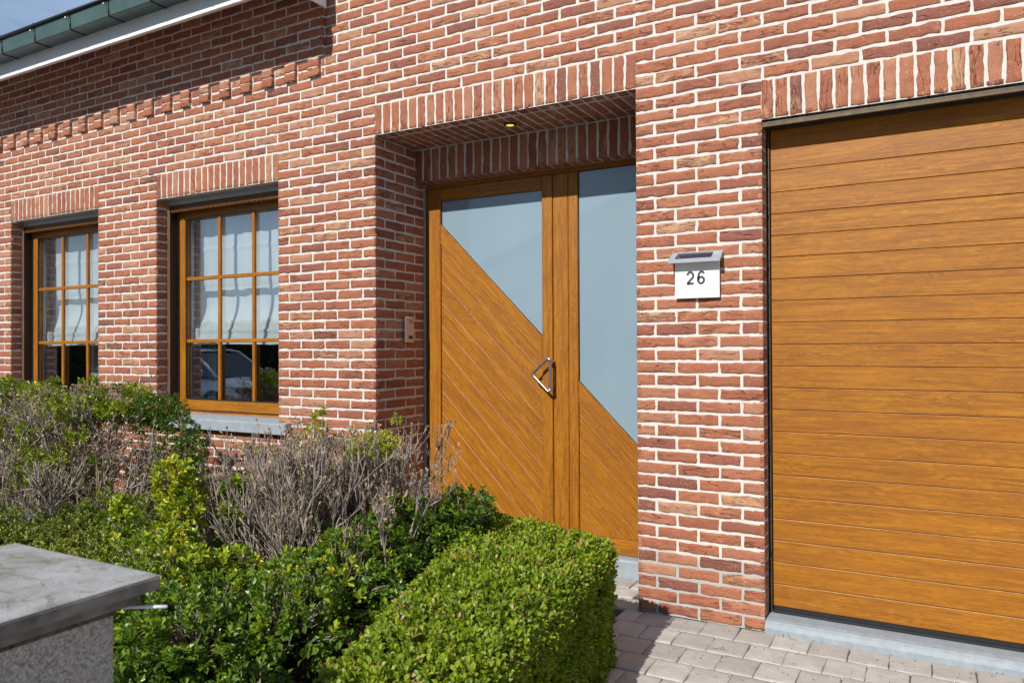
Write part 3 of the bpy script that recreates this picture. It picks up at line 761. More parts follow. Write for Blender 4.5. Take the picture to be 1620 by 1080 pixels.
s.plate([(-1.7735, .104), (-1.3105, .104), (-1.3105, .191), (-1.7735, .191)], YD + .006, .06, .004, gdir=(1, 0))
P = clip(clip([(-1.7735, .2), (-1.3105, .2), (-1.3105, 2.2), (-1.7735, 2.2)], 1, 1, -.700), -1, -1, .822); s.plate(P, YD + .006, .05, .004, gdir=(1, -1))
side = s.build('side_light', M_wood, house); side['label'] = 'fixed side panel right of the door with tall frosted pane'
s = MB(); planks(s, -1.773, -1.311, .192, -.826, YD + .018); s.build('plank_panel', M_wood, side)
P = clip([(-1.7735, .2), (-1.3105, .2), (-1.3105, 2.286), (-1.7735, 2.286)], -1, -1, .700)
s = MB(); s.plate(P, YD + .024, .012, .001); s.build('pane', M_frost, side); rim(P, YD + .021, side)
s = MB(); q = [(.44, -.02), (.44, .088), (.446, .097), (.458, .101), (.58, .103), (.58, -.02)]
k = len(q); v = [(x, y, z) for x in (E_L + .001, E_R - .001) for y, z in q]
s.add(v, [(i, k + i, k + (i + 1) % k, (i + 1) % k) for i in range(k)] + [tuple(range(k)), tuple(range(2 * k - 1, k - 1, -1))])
s.build('door_step', M_blue, house)

# ------------------------------------------------------------------ garage door
YG = .118
s = MB(); gl, gr = G_L + .018, G_R - .018
z = .0855
zs_ = [z] + [.187 + .0993 * k for k in range(22)]
for a, b in zip(zs_[:-1], zs_[1:]):
    s.plate([(gl, a + .0012), (gr, a + .0012), (gr, b - .0046), (gl, b - .0046)], YG, .03, .0012, gdir=(1, 0))
    lip(s, [(gl, a), (gr, a), (gr, b), (gl, b)], YG, (0, 1), b - .0012, .0036)
garage = s.build('garage_door', M_wood, house); garage['label'] = 'sectional garage door of horizontal oak coloured boards'
s = MB()
s.box(A([gl, YG + .006, .058]), A([gr, YG + .03, .085]), 0, .002); s.box(A([gl, YG - .008, .0555]), A([gr, YG + .006, .066]), 0, .002)
s.build('bottom_seal', M_rub, garage)
for x in (G_L + .002, G_R - .0165):
    s = MB(); s.box(A([x + .003, .112, .0]), A([x + .0115, .15, 2.262]), 0, .002); s.build('side_rail', M_trim, garage)
s = MB(); s.box(A([G_L, .012, 2.266]), A([G_R, .11, 2.272]), 0); s.box(A([G_L, .012, 2.250]), A([G_R, .018, 2.266]), 0, .001)
s.box(A([G_L + .001, .1, 2.255]), A([G_R - .001, .116, 2.266]), 0); s.build('head_trim', M_trim, garage)
s = MB(); q = [(-.006, -.03), (-.008, .022), (-.002, .040), (.012, .050), (.04, .054), (.20, .0565), (.20, -.03)]
k = len(q); v = [(x, y, z) for x in (G_L + .0015, G_R - .0015) for y, z in q]
s.add(v, [(i, k + i, k + (i + 1) % k, (i + 1) % k) for i in range(k)] + [tuple(range(k)), tuple(range(2 * k - 1, k - 1, -1))], smooth=False)
s.build('garage_sill', M_blue, house)
s = MB(); s.box(A([G_L - .05, .16, 0]), A([G_R + .05, .2, 2.4])); s.build('garage_backing', M_dark, garage)

# ------------------------------------------------------------------ small things on the wall
sg = tag(empty('house_number_sign', (-.938, 0, 1.49)), 'cream house number plate with solar lamp hood on the brick pier', 'house number')
s = MB(); s.box(A([-1.0415, -.022, 1.494]), A([-.8345, -.012, 1.70]), 0, .0015); s.build('number_plate', M_cream, sg)
s = MB(); s.box(A([-1.03, -.012, 1.50]), A([-.846, .0, 1.69]), 0, .002); s.build('back_box', M_greym, sg)
s = MB()
v = []
for x in (-1.0585, -.8205):
    v += [(x, .0, 1.712), (x, -.072, 1.668), (x, -.072, 1.656), (x, -.068, 1.654), (x, .0, 1.695)]
s.add(v, [(0, 1, 2, 3, 4), (9, 8, 7, 6, 5)] + [(i, 5 + i, 5 + (i + 1) % 5, (i + 1) % 5) for i in range(5)])
hood = s.build('lamp_hood', M_hood, sg)
s = MB(); dz = .044 / .072
v = [(x, y, 1.712 + dz * y + .0022) for y in (-.016, -.060) for x in (-1.030, -.862)]
v2 = [(a, b, c - .003) for a, b, c in v]
s.add(v + v2, [(0, 2, 3, 1), (4, 5, 7, 6), (0, 1, 5, 4), (1, 3, 7, 5), (3, 2, 6, 7), (2, 0, 4, 6)]); s.build('solar_panel', M_solar, hood)
def digit(ch, x, z, h):
    cu = bpy.data.curves.new('digit', 'FONT'); cu.body = ch; cu.size = h / .70; cu.offset = .0035; cu.extrude = .0006
    t = bpy.data.objects.new('tmp', cu); C.objects.link(t); bpy.context.view_layer.update()
    me = bpy.data.meshes.new_from_object(t.evaluated_get(bpy.context.evaluated_depsgraph_get())); bpy.data.objects.remove(t)
    n = len(me.vertices); co = np.zeros(n * 3, np.float32); me.vertices.foreach_get('co', co); co = co.reshape(-1, 3)
    co[:, 0] -= co[:, 0].min(); co[:, 1] -= co[:, 1].min(); co[:, 1] *= h / co[:, 1].max(); co[:, 0] *= .0345 / co[:, 0].max()
    out = np.stack([x + co[:, 0], -.0224 - (co[:, 2]), z + co[:, 1]], 1) - base_of(sg)
    me.vertices.foreach_set('co', out.astype(np.float32).ravel()); me.update(); me.materials.clear(); me.materials.append(M_ink)
    o = bpy.data.objects.new('digit', me); C.objects.link(o); o.parent = sg
def ribbon(paths, x, z, w, h, t):
    s = MB()
    for P, closed in paths:
        P = A(P, dtype=float) * A([w, h]) + A([x, z]); n = len(P)
        Lf, Rt = [], []
        for i in range(n):
            a = P[i - 1] if (closed or i) else P[0]; b = P[(i + 1) % n] if (closed or i < n - 1) else P[-1]
            d = (b - a) / np.linalg.norm(b - a); nn = A([-d[1], d[0]]) * t / 2; Lf.append(P[i] + nn); Rt.append(P[i] - nn)
        V = []
        for yy in (-.0232, -.0218): V += [(q[0], yy, q[1]) for q in Lf] + [(q[0], yy, q[1]) for q in Rt]
        f = []
        for i in range(n if closed else n - 1):
            j = (i + 1) % n; f += [(i, j, n + j, n + i), (2 * n + i, 3 * n + i, 3 * n + j, 2 * n + j), (i, 2 * n + i, 2 * n + j, j), (n + i, n + j, 3 * n + j, 3 * n + i)]
        if not closed: f += [(0, n, 3 * n, 2 * n), (n - 1, 3 * n - 1, 4 * n - 1, 2 * n - 1)]
        s.add(V, f)
    return s
two = [[(.12, .70)] + [(.5 + .38 * math.cos(a), .66 + .26 * math.sin(a)) for a in np.linspace(2.7, -.55, 12)] + [(.45, .30), (.10, .075)], [(.06, .075), (.94, .075)]]
six = [[(.5 + .37 * math.cos(a), .31 + .235 * math.sin(a)) for a in np.linspace(0, 2 * math.pi, 25)[:-1]], [(.86, .78), (.78, .88), (.62, .925), (.45, .92), (.28, .83), (.17, .66), (.13, .48), (.13, .31)]]
ribbon([(two[0], False), (two[1], False)], -.9865, 1.557, .036, .0625, .0105).build('digit', M_ink, sg)
ribbon([(six[0], True), (six[1], False)], -.9365, 1.557, .036, .0625, .0105).build('digit', M_ink, sg)
ic = tag(empty('door_intercom', (-2.85, .305, 1.29)), 'slim metal doorbell intercom on the shaded brick reveal beside the door', 'intercom')
s = MB(); s.box(A([-2.85, .268, 1.302]), A([-2.826, .350, 1.462]), 0, .003); s.build('housing', M_alu, ic)
s = MB(); s.box(A([-2.8262, .262, 1.302]), A([-2.848, .268, 1.462]), 0, .002); s.build('edge_trim', M_steel, ic)
s = MB()
for k in range(6): s.box(A([-2.8265, .300, 1.418 + k * .0052]), A([-2.8252, .336, 1.4198 + k * .0052]))
s.build('speaker_slot', M_rub, ic)
s = MB(); s.box(A([-2.8262, .294, 1.325]), A([-2.8245, .336, 1.345]), 0, .001); s.build('call_button', M_trim, ic)
sp = tag(empty('ceiling_spotlight', (-2.052, .209, 2.52)), 'small round lit spotlight in the brick ceiling of the entrance', 'spotlight')
s = MB()
ring = [(math.cos(a) * r - 2.052, math.sin(a) * r + .209, z) for r, z in ((.036, 2.5235), (.036, 2.517), (.024, 2.515), (.022, 2.524)) for a in np.linspace(0, 2 * math.pi, 25)[:-1]]
s.add(ring, [(k * 24 + i, k * 24 + (i + 1) % 24, (k + 1) * 24 + (i + 1) % 24, (k + 1) * 24 + i) for k in range(3) for i in range(24)], smooth=True); s.build('bezel', M_rub, sp)
s = MB(); s.add([(math.cos(a) * .022 - 2.052, math.sin(a) * .022 + .209, z) for z in (2.5165, 2.523) for a in np.linspace(0, 2 * math.pi, 25)[:-1]],
      [tuple(range(24))[::-1], tuple(range(24, 48))] + [(i, (i + 1) % 24, 24 + (i + 1) % 24, 24 + i) for i in range(24)]); s.build('lamp', M_lamp, sp)

# ------------------------------------------------------------------ ground
def sheet(name, x0, x1, y0, y1, z, m):
    s = MB(); s.quad([(x0, y0, z), (x1, y0, z), (x1, y1, z), (x0, y1, z)]); return tag(s.build(name, m), kind='structure')
sheet('ground', -120, 120, -120, 60, -.24, M_conc)
sheet('street', -120, 120, -9.0, -5.3, -.20, M_asph)
s = MB(); s.box(A([-60, -5.3, -.236]), A([60, .3, -.035]), 0, .01); tag(s.build('footpath', M_conc), kind='structure')
sheet('planting_bed', -8.5, -1.30, -3.2, -.02, -.012, M_soil)
sheet('drive_base', -1.30, 3.4, -3.4, .04, -.012, M_joint); sheet('entrance_base', E_L, X0, -.02, .45, -.011, M_joint)
s = MB(); P = []; Ls = []
r_ = 0
for r in range(0, 20):
    y1 = .002 - r * .167
    off = -.603 + (.076 if r % 2 else 0)
    for k in range(-8, 25):
        x = off + k * .1505
        xa, xb = x + .002, x + .1485
        xa = max(xa, -1.30)
        if xb - xa < .03: continue
        P.append((xa, y1 - .161, 0.0)); Ls.append(xb - xa)
P = A(P); P[:, 2] += rng.normal(0, .0012, len(P))
bricks(s, P, (1, 0, 0), (0, 1, 0), (0, 0, 1), Ls,   .162, nx=8, nz=8, amp=.7, edge=.0016, skirt=.02)
P = []; Ls = []
for r in range(0, 3):
    for k in range(-11, 1):
        x = E_R - .004 + k * .1505 - (.075 if r % 2 else 0) - .1505; xa, xb = max(x + .004, E_L + .003), min(x + .1465, E_R - .004)
        if xb - xa > .03: P.append((xa, -.005 + r * .15, 0.001)); Ls.append(xb - xa)
bricks(s, P, (1, 0, 0), (0, 1, 0), (0, 0, 1), Ls, .143, nx=8, nz=8, amp=.55, edge=.0014, skirt=.02)
tag(s.build('paving', M_paver), kind='structure')
# grit and a few weeds in the joints
s = MB(); n = 260
px = rng.uniform(-1.0, .9, n); py = rng.uniform(-.6, -.0, n); rr = rng.uniform(.0012, .0035, n)
for a, b, r in zip(px, py, rr):
    s.add([(a - r, b, .002), (a, b - r, .002), (a + r, b, .002), (a, b + r, .002), (a, b, .002 + r)], [(0, 1, 4), (1, 2, 4), (2, 3, 4), (3, 0, 4)], rnd=rng.random())
tag(s.build('grit', M_joint), 'fine dark grit scattered over the pale pavers by the garage', 'grit', kind='stuff')

s = MB(); r5 = np.random.default_rng(77)
for cx_, cy_, n_ in ((-.545, -.03, 3), (.42, -.06, 3), (-.78, -.30, 3)):
    for k in range(n_):
        p0 = A([cx_ + r5.normal(0, .012), cy_ + r5.normal(0, .008), .004]); d = A([r5.normal(0, 1), r5.normal(0, .5), .15]); d /= np.linalg.norm(d)
        s.tube([p0, p0 + d * .014 + A([0, 0, .002]), p0 + d * .03], .0011, 5)
tag(s.build('dry_twigs', M_dead), 'tiny dry twigs lying on the pavers along the garage sill', 'twigs', kind='stuff')
# ------------------------------------------------------------------ gate pillar
gp = tag(empty('gate_pillar', (-1.5, -2.83, 0)), 'rendered gate pillar with grey weathered stone cap in the near corner', 'pillar')
s = MB(); s.box(A([-1.698, -3.050, -.03]), A([-1.3125, -2.6208, .802]), 0, .004); s.build('pillar_body', M_render, gp)
s = MB(); s.box(A([-1.701, -3.054, .784]), A([-1.3095, -2.6178, .7915]), 0, .001); s.build('joint_line', M_joint, gp)
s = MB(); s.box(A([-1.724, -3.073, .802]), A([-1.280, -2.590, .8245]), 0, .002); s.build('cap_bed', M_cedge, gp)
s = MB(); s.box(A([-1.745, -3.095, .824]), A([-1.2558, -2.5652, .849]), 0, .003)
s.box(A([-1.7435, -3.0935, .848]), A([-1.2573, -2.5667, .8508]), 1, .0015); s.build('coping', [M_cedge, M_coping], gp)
s = MB(); s.tube([(-1.345, -2.634, .7955), (-1.262, -2.588, .7966), (-1.232, -2.571, .7970)], .0031, 10)
s.build('metal_pin', M_white, gp)

# ------------------------------------------------------------------ plants
def unit(v): return v / np.maximum(1e-9, np.linalg.norm(v, axis=-1, keepdims=True))
def leaves(mb, P, D, size, width=.42, rnd=None, mi=0, droop=.12):
    """obovate leaves: P base, D direction (unit), folded along the midrib"""
    n = len(P); D = unit(D)
    R = unit(np.cross(D, rng.normal(0, 1, (n, 3)) * .45 + A([0, 0, 1.]))); Nn = np.cross(R, D)
    size = np.broadcast_to(size, (n,))[:, None]
    tpl = A([(0, 0, 0), (.32, -.62, .18), (.72, -.95, .26), (1, 0, -.25), (.72, .95, .26), (.32, .62, .18), (.52, 0, 0)])
    V = P[:, None, :] + D[:, None, :] * (tpl[None, :, :1] * size[:, None]) + R[:, None, :] * (tpl[None, :, 1:2] * size[:, None] * width / 1.9) + Nn[:, None, :] * (tpl[None, :, 2:3] * size[:, None] * .45)
    base = (np.arange(n) * 7)[:, None, None]
    q = base + A([[0, 6, 2, 1], [0, 5, 4, 6]])[None]; t = base + A([[6, 3, 2], [6, 4, 3]])[None]
    if rnd is None: rnd = rng.random(n)
    at = np.repeat(rnd, 7)
    mb.add(V.reshape(-1, 3), q.reshape(-1, 4), mi, rnd=at)
    # same vertices again for the triangles
    mb.add(V.reshape(-1, 3), t.reshape(-1, 3), mi, rnd=at)
def rosettes(mb, P, Ax, k, size, spread=.95, stem=.02, tone=None, jit=.18, mi=0, width=.5, turn=2.4):
    """k leaves round each shoot tip"""
    n = len(P); Ax = unit(Ax); a = unit(np.cross(Ax, rng.normal(0, 1, (n, 3)))); b = np.cross(Ax, a)
    ph0 = rng.random(n) * 6.28; tone = rng.random(n) if tone is None else tone
    PP, DD, SS, RR = [], [], [], []
    for i in range(k):
        ph = ph0 + i * turn; u = i / max(1, k - 1)
        sp_ = spread * (1.15 - .65 * u)
        d = Ax * np.cos(sp_) + (a * np.cos(ph)[:, None] + b * np.sin(ph)[:, None]) * np.sin(sp_)
        PP.append(P - Ax * (stem * (1 - u))); DD.append(d + rng.normal(0, .16, (n, 3))); SS.append(size * rng.uniform(.7, 1.15, n) * (1 - .25 * u))
        RR.append(np.clip(tone + rng.normal(0, jit, n) * .5 + .06 * u, 0, 1))
    leaves(mb, np.concatenate(PP), np.concatenate(DD), np.concatenate(SS), width, np.concatenate(RR), mi)
def segs(mb, P0, P1, R0, R1, mi=0, k=4):
    P0, P1 = A(P0, dtype=float), A(P1, dtype=float); n = len(P0); T = unit(P1 - P0)
    u = unit(np.cross(T, A([.31, .52, .11]) + np.zeros_like(T))); w = np.cross(T, u)
    an = np.arange(k) * 2 * math.pi / k
    ring = lambda P, R: P[:, None] + (u[:, None] * np.cos(an)[None, :, None] + w[:, None] * np.sin(an)[None, :, None]) * A(R)[:, None, None]
    V = np.concatenate([ring(P0, R0), ring(P1, R1)], 1)
    i = np.arange(k); f = np.stack([i, (i + 1) % k, k + (i + 1) % k, k + i], 1)
    mb.add(V.reshape(-1, 3), (f[None] + (np.arange(n) * 2 * k)[:, None, None]).reshape(-1, 4), mi, smooth=True)
def twigs(base, n0, up, length, levels, kids, env, r0=.009, spread=.5, wob=.25, up_bias=.25, seed=1, cut=1.0, ratio=.68):
    """branching twig system; env(p) < 1 inside the crown. returns segments and tips"""
    r = np.random.default_rng(seed); S = []; tips = []
    cur = []
    for i in range(n0):
        d = unit(A(up(r))); p = A(base(r)); cur.append((p, d, length * r.uniform(.7, 1.2), r0 * r.uniform(.6, 1.1)))
    for lv in range(levels):
        nxt = []
        for p, d, l, rad in cur:
            nseg = 4 if lv < 2 else 3; q = p; dd = d; pts = [p]
            for j in range(nseg):
                dd = unit(dd + r.normal(0, wob * .5, 3) + A([0, 0, up_bias * .12])); q2 = q + dd * l / nseg
                if env(q2) > cut: break
                ra = rad * (1 - .45 * j / nseg); rb = rad * (1 - .45 * (j + 1) / nseg); S.append((q, q2, ra, rb)); q = q2; pts.append(q)
            if len(pts) < 2: tips.append((p, d)); continue
            tips.append((q, dd))
            if lv < levels - 1:
                for j in range(kids[lv]):
                    t = r.uniform(.3, 1.0); i = min(len(pts) - 1, int(t * (len(pts) - 1)) + 1)
                    nd = unit(dd + r.normal(0, spread, 3) + A([0, 0, up_bias])); nxt.append((pts[i], nd, l * ratio * r.uniform(.6, 1.2), max(.0015, rad * .62)))
        cur = nxt
    return S, tips
def addsegs(mb, S, mi=0, k=4):
    segs(mb, [s_[0] for s_ in S], [s_[1] for s_ in S], [s_[2] for s_ in S], [s_[3] for s_ in S], mi, k)
def vn(P, f, seed=0):
    """cheap smooth 3-D noise in about -1..1"""
    r = np.random.default_rng(seed); o = np.zeros(len(P))
    for k in range(7):
        w = r.normal(0, 1, 3) * f * (1 + .35 * k); o += np.sin(P @ w + r.random() * 6.28) / (1 + .3 * k)
    return o / 3.2

def hedge(name, quad, z0, ztop, label, cat, n_top, n_side, mleaf, lsize, tone=(0.5, .25), seed=1, wob=.02, sides=(1, 1, 1, 1), grp=None, k=5):
    """clipped hedge over a ground quad (counter-clockwise), top height given per corner"""
    r = np.random.default_rng(seed); Q = A(quad, dtype=float); root = tag(empty(name, (*Q.mean(0), z0)), label, cat, grp)
    core = MB(); ctr = Q.mean(0); ins = ctr + (Q - ctr) * (1 - .045 * 2 / np.linalg.norm(Q - ctr, axis=1))[:, None]
    v = [(x, y, z0) for x, y in ins] + [(x, y, zt - .075) for (x, y), zt in zip(ins, ztop)]
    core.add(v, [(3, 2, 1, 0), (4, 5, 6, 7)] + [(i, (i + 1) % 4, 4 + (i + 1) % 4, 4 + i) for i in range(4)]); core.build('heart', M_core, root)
    def bil(u, w): return (Q[0] * ((1 - u) * (1 - w))[:, None] + Q[1] * (u * (1 - w))[:, None] + Q[2] * (u * w)[:, None] + Q[3] * ((1 - u) * w)[:, None])
    def zb(u, w): return ztop[0] * (1 - u) * (1 - w) + ztop[1] * u * (1 - w) + ztop[2] * u * w + ztop[3] * (1 - u) * w
    P = []; Nn = []
    u, w = r.random(n_top), r.random(n_top); xy = bil(u, w); z = zb(u, w)
    # rounded shoulders
    e = np.minimum(np.minimum(u, 1 - u) * np.linalg.norm(Q[1] - Q[0]), np.minimum(w, 1 - w) * np.linalg.norm(Q[3] - Q[0]))
    z = z - .065 * np.clip(1 - e / .11, 0, 1) ** 2
    p = np.column_stack([xy, z]); p[:, 2] += wob * vn(p, 7, seed) + r.uniform(-.045, .004, n_top) + np.where(r.random(n_top) < .03, r.uniform(.0, .028, n_top), 0); P.append(p); Nn.append(np.tile([0, 0, 1.], (n_top, 1)))
    lens = [np.linalg.norm(Q[(i + 1) % 4] - Q[i]) for i in range(4)]
    for i in range(4):
        m_ = int(n_side * lens[i] * sides[i]); a, b = Q[i], Q[(i + 1) % 4]
        if not m_: continue
        t = r.random(m_); zt = ztop[i] * (1 - t) + ztop[(i + 1) % 4] * t; hz = r.random(m_)
        nn = A([(b - a)[1], -(b - a)[0]]) / lens[i]
        z = z0 + (zt - z0) * hz - .01; p = np.column_stack([a + (b - a) * t[:, None], z])
        rd = .055 * np.clip(1 - (zt - z) / .08, 0, 1) ** 2 + r.uniform(-.004, .032, m_)
        p[:, :2] -= nn * (rd - wob * vn(p, 7, seed + 3))[:, None]
        P.append(p); Nn.append(np.tile([*nn, 0.0], (m_, 1)))
    P = np.concatenate(P); Nn = np.concatenate(Nn)
    ax = unit(Nn * .9 + A([0, 0, .55]) + r.normal(0, .38, P.shape))
    mb = MB(); tn = np.clip(tone[0] + tone[1] * r.normal(0, 1, len(P)) + .18 * vn(P, 4, seed + 9), 0, .84)
    tn = np.where(r.random(len(P)) < .012, 1.0, tn)
    rosettes(mb, P, ax, k, lsize, spread=.85, stem=lsize * 1.0, tone=tn, jit=.22, width=.6)
    mb.build('foliage', mleaf, root)
    tw = MB(); idx = r.random(len(P)) < .25; q = P[idx]; segs(tw, q - ax[idx] * .055, q, np.full(len(q), .0012), np.full(len(q), .0008), k=3); tw.build('stems', M_bark, root)
    return root
# clipped box hedge beside the paving
hedge('box_hedge', [(-1.88, -.42), (-1.15, -2.62), (-.84, -2.62), (-1.125, -.60)], 0, (.53, .46, .46, .50),
      'clipped bright green box hedge with square shaded end beside the paving', 'hedge', 6400, 2800, M_box, .0265, (.60, .24), 5, .024, (0.6, .6, 1, 1), k=5)
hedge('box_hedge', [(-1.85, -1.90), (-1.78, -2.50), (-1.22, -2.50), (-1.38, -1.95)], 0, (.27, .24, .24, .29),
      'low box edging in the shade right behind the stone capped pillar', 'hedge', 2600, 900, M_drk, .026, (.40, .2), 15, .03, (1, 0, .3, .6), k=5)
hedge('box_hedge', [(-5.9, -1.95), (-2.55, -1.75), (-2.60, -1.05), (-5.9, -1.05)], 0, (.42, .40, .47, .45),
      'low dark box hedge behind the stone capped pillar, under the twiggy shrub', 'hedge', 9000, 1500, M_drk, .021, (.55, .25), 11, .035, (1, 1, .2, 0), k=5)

def blob_leaves(mb, blobs, dens, lsize, k, seed, tone, up=.5, mi=0, width=.5, fill=.45, spread=.95):
    r = np.random.default_rng(seed); allp = []
    for c, rad, dm, tn in blobs:
        c, rad = A(c, dtype=float), A(rad, dtype=float); area = 4 * math.pi * ((rad[0] * rad[1]) ** 1.6 / 3 + (rad[0] * rad[2]) ** 1.6 / 3 + (rad[1] * rad[2]) ** 1.6 / 3) ** (1 / 1.6)
        n = int(area * dens * dm)
        d = unit(r.normal(0, 1, (n, 3))); d = d[d[:, 2] > -.75]; n = len(d); sc_ = 1 - fill * r.random(n) ** 2
        p = c + d * rad * sc_[:, None]; p += d * (.16 * rad.mean() * vn(p, 9, seed))[:, None]
        ok = p[:, 2] > .01; p, d = p[ok], d[ok]
        ax = unit(d / rad * rad.mean() * .8 + A([0, 0, up]) + r.normal(0, .35, p.shape))
        tt = np.clip(tn + tone * r.normal(0, 1, len(p)), 0, 1)
        rosettes(mb, p, ax, k, lsize, spread=spread, stem=lsize * .7, tone=tt, jit=.2, mi=mi, width=width); allp.append((p, ax, c))
    return allp
# glossy evergreen shrub between the box hedge and the bare one
gs = tag(empty('evergreen_shrub', (-2.0, -1.6, 0)), 'glossy dark green broadleaf shrub spilling between box hedge and pillar', 'shrub')
B = [((-1.74, -.80, .555), (.15, .15, .125), 1, .40), ((-1.88, -.90, .46), (.26, .22, .20), 1, .45), ((-1.95, -1.15, .40), (.26, .25, .18), 1, .45),
     ((-1.90, -1.38, .40), (.27, .22, .20), 1, .60), ((-1.85, -1.68, .38), (.24, .2, .17), 1, .48), ((-2.05, -1.85, .33), (.28, .28, .20), 1, .45),
     ((-1.72, -2.0, .20), (.22, .20, .16), .8, .35), ((-2.1, -2.2, .20), (.32, .25, .20), 1, .38), ((-2.42, -1.75, .36), (.24, .22, .25), 1, .74),
     ((-2.40, -2.0, .28), (.25, .25, .24), 1, .60), ((-2.50, -1.62, .52), (.11, .10, .11), 1.1, .76), ((-2.72, -1.45, .72), (.085, .085, .10), 1.3, .90), ((-2.66, -1.45, .62), (.10, .09, .12), 1.2, .86),
     ((-2.70, -1.70, .60), (.05, .05, .12), 1.2, .72), ((-2.56, -1.28, .69), (.05, .05, .05), 1.5, .6), ((-2.52, -1.32, .60), (.05, .05, .04), 1.3, .7),
     ((-2.30, -1.55, .42), (.18, .15, .12), 1, .70), ((-2.12, -1.32, .44), (.12, .1, .08), .7, .6)]
mb = MB(); pts = blob_leaves(mb, B, 560, .037, 8, 21, .15, up=.6); mb.build('foliage', M_euo, gs)
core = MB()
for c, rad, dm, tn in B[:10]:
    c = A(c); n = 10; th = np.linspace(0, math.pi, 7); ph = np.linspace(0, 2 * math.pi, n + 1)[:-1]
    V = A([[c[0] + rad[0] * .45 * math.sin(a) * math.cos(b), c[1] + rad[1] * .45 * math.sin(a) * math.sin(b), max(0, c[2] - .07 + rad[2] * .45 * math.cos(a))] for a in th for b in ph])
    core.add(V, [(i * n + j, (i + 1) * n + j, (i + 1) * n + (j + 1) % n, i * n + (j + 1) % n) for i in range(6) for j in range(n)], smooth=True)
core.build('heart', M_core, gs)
tw = MB()
for p, ax, c in pts:
    sel = rng.random(len(p)) < .5; q = p[sel]; base = c + (q - c) * .25 - A([0, 0, .05]); mid = (q + base) / 2 + rng.normal(0, .012, q.shape)
    segs(tw, base, mid, np.full(len(q), .0032), np.full(len(q), .0024)); segs(tw, mid, q, np.full(len(q), .0024), np.full(len(q), .0013))
for a, b in (((-2.25, -1.45, .05), (-2.70, -1.46, .66)), ((-2.3, -1.5, .05), (-2.69, -1.69, .52)), ((-2.2, -1.35, .1), (-2.56, -1.29, .66)), ((-2.0, -1.1, .1), (-1.76, -.8, .5))):
    a, b = A(a), A(b); pp = [a + (b - a) * t + rng.normal(0, .02, 3) for t in np.linspace(0, 1, 6)]; tw.tube(pp, np.linspace(.010, .004, 6), 6)
tw.build('stems', M_bark, gs)

# bare grey shrub in the middle, a few green sprays
ds = tag(empty('bare_shrub', (-2.3, -1.05, 0)), 'mostly dead shrub of bare grey twigs with small green sprays, below the window', 'shrub')
cc, cr = A([-2.24, -1.02, .50]), A([.68, .50, .44])
def env_d(p):
    q = (p - cc) / cr; top = .915 + .03 * math.sin(p[0] * 9) + .02 * math.sin(p[0] * 23 + p[1] * 11)
    return max(math.sqrt(q[0] ** 2 + q[1] ** 2 + min(0, q[2]) ** 2 * .2) if p[2] > .35 else 0, p[2] / top)
S, tips = twigs(lambda r: (-2.22 + r.normal(0, .14), -1.04 + r.normal(0, .09), .0), 54,
                lambda r: (r.normal(.04, .62), r.normal(0, .45), 1.0), .46, 5, (4, 4, 4, 3), env_d, .011, .34, .20, .50, 7, ratio=.60)
mb = MB(); addsegs(mb, S, k=4); mb.build('twigs', M_twig, ds)
tp = A([t[0] for t in tips]); td = A([t[1] for t in tips]); sel = rng.random(len(tp)) < .34
dl = MB(); leaves(dl, tp[sel], unit(td[sel] + rng.normal(0, .9, td[sel].shape)), .020, .45); dl.build('withered_leaves', M_dead, ds)
sel = (rng.random(len(tp)) < .02) & (tp[:, 2] > .3)
B = [((-1.97, -1.1, .875), (.095, .07, .055), 1.6, .75), ((-2.06, -1.1, .83), (.05, .05, .045), 1.3, .55), ((-1.89, -1.1, .90), (.05, .05, .045), 1.2, .85),
     ((-2.37, -1.0, .935), (.042, .04, .05), 1.3, .85), ((-2.33, -1.0, 1.0), (.016, .016, .035), 2.2, .9), ((-2.0, -.90, .965), (.022, .022, .02), 2, .85), ((-2.45, -1.0, .87), (.02, .02, .02), 1.6, .95),
     ((-1.95, -.95, .62), (.1, .08, .04), .5, .8), ((-2.1, -1.2, .55), (.05, .05, .03), .6, .95)]
mb = MB(); blob_leaves(mb, B, 900, .020, 7, 31, .12, up=.8); rosettes(mb, tp[sel], td[sel], 6, .018, tone=rng.uniform(.5, 1, sel.sum())); mb.build('foliage', M_ylw, ds)
mb = MB()
for c, rad, dm, tn in B: 
    c = A(c); a = c - A([rng.normal(0, .02), 0, .22]); pp = [a + (c - a) * t + rng.normal(0, .006, 3) for t in np.linspace(0, 1, 5)]; mb.tube(pp, np.linspace(.004, .0018, 5), 5)
for a, b in (((-2.3, -1.06, 0), (-1.9, -.9, .7)), ((-2.3, -1.1, 0), (-2.33, -1.12, .55)), ((-2.25, -1.0, 0), (-2.7, -.95, .6)), ((-2.2, -1.1, 0), (-1.75, -.95, .55)), ((-2.35, -1.15, 0), (-2.55, -1.25, .6))):
    a, b = A(a), A(b); pp = [a + (b - a) * t + rng.normal(0, .015, 3) for t in np.linspace(0, 1, 7)]; mb.tube(pp, np.linspace(.014, .006, 7), 6)
mb.build('branches', M_bark, ds)

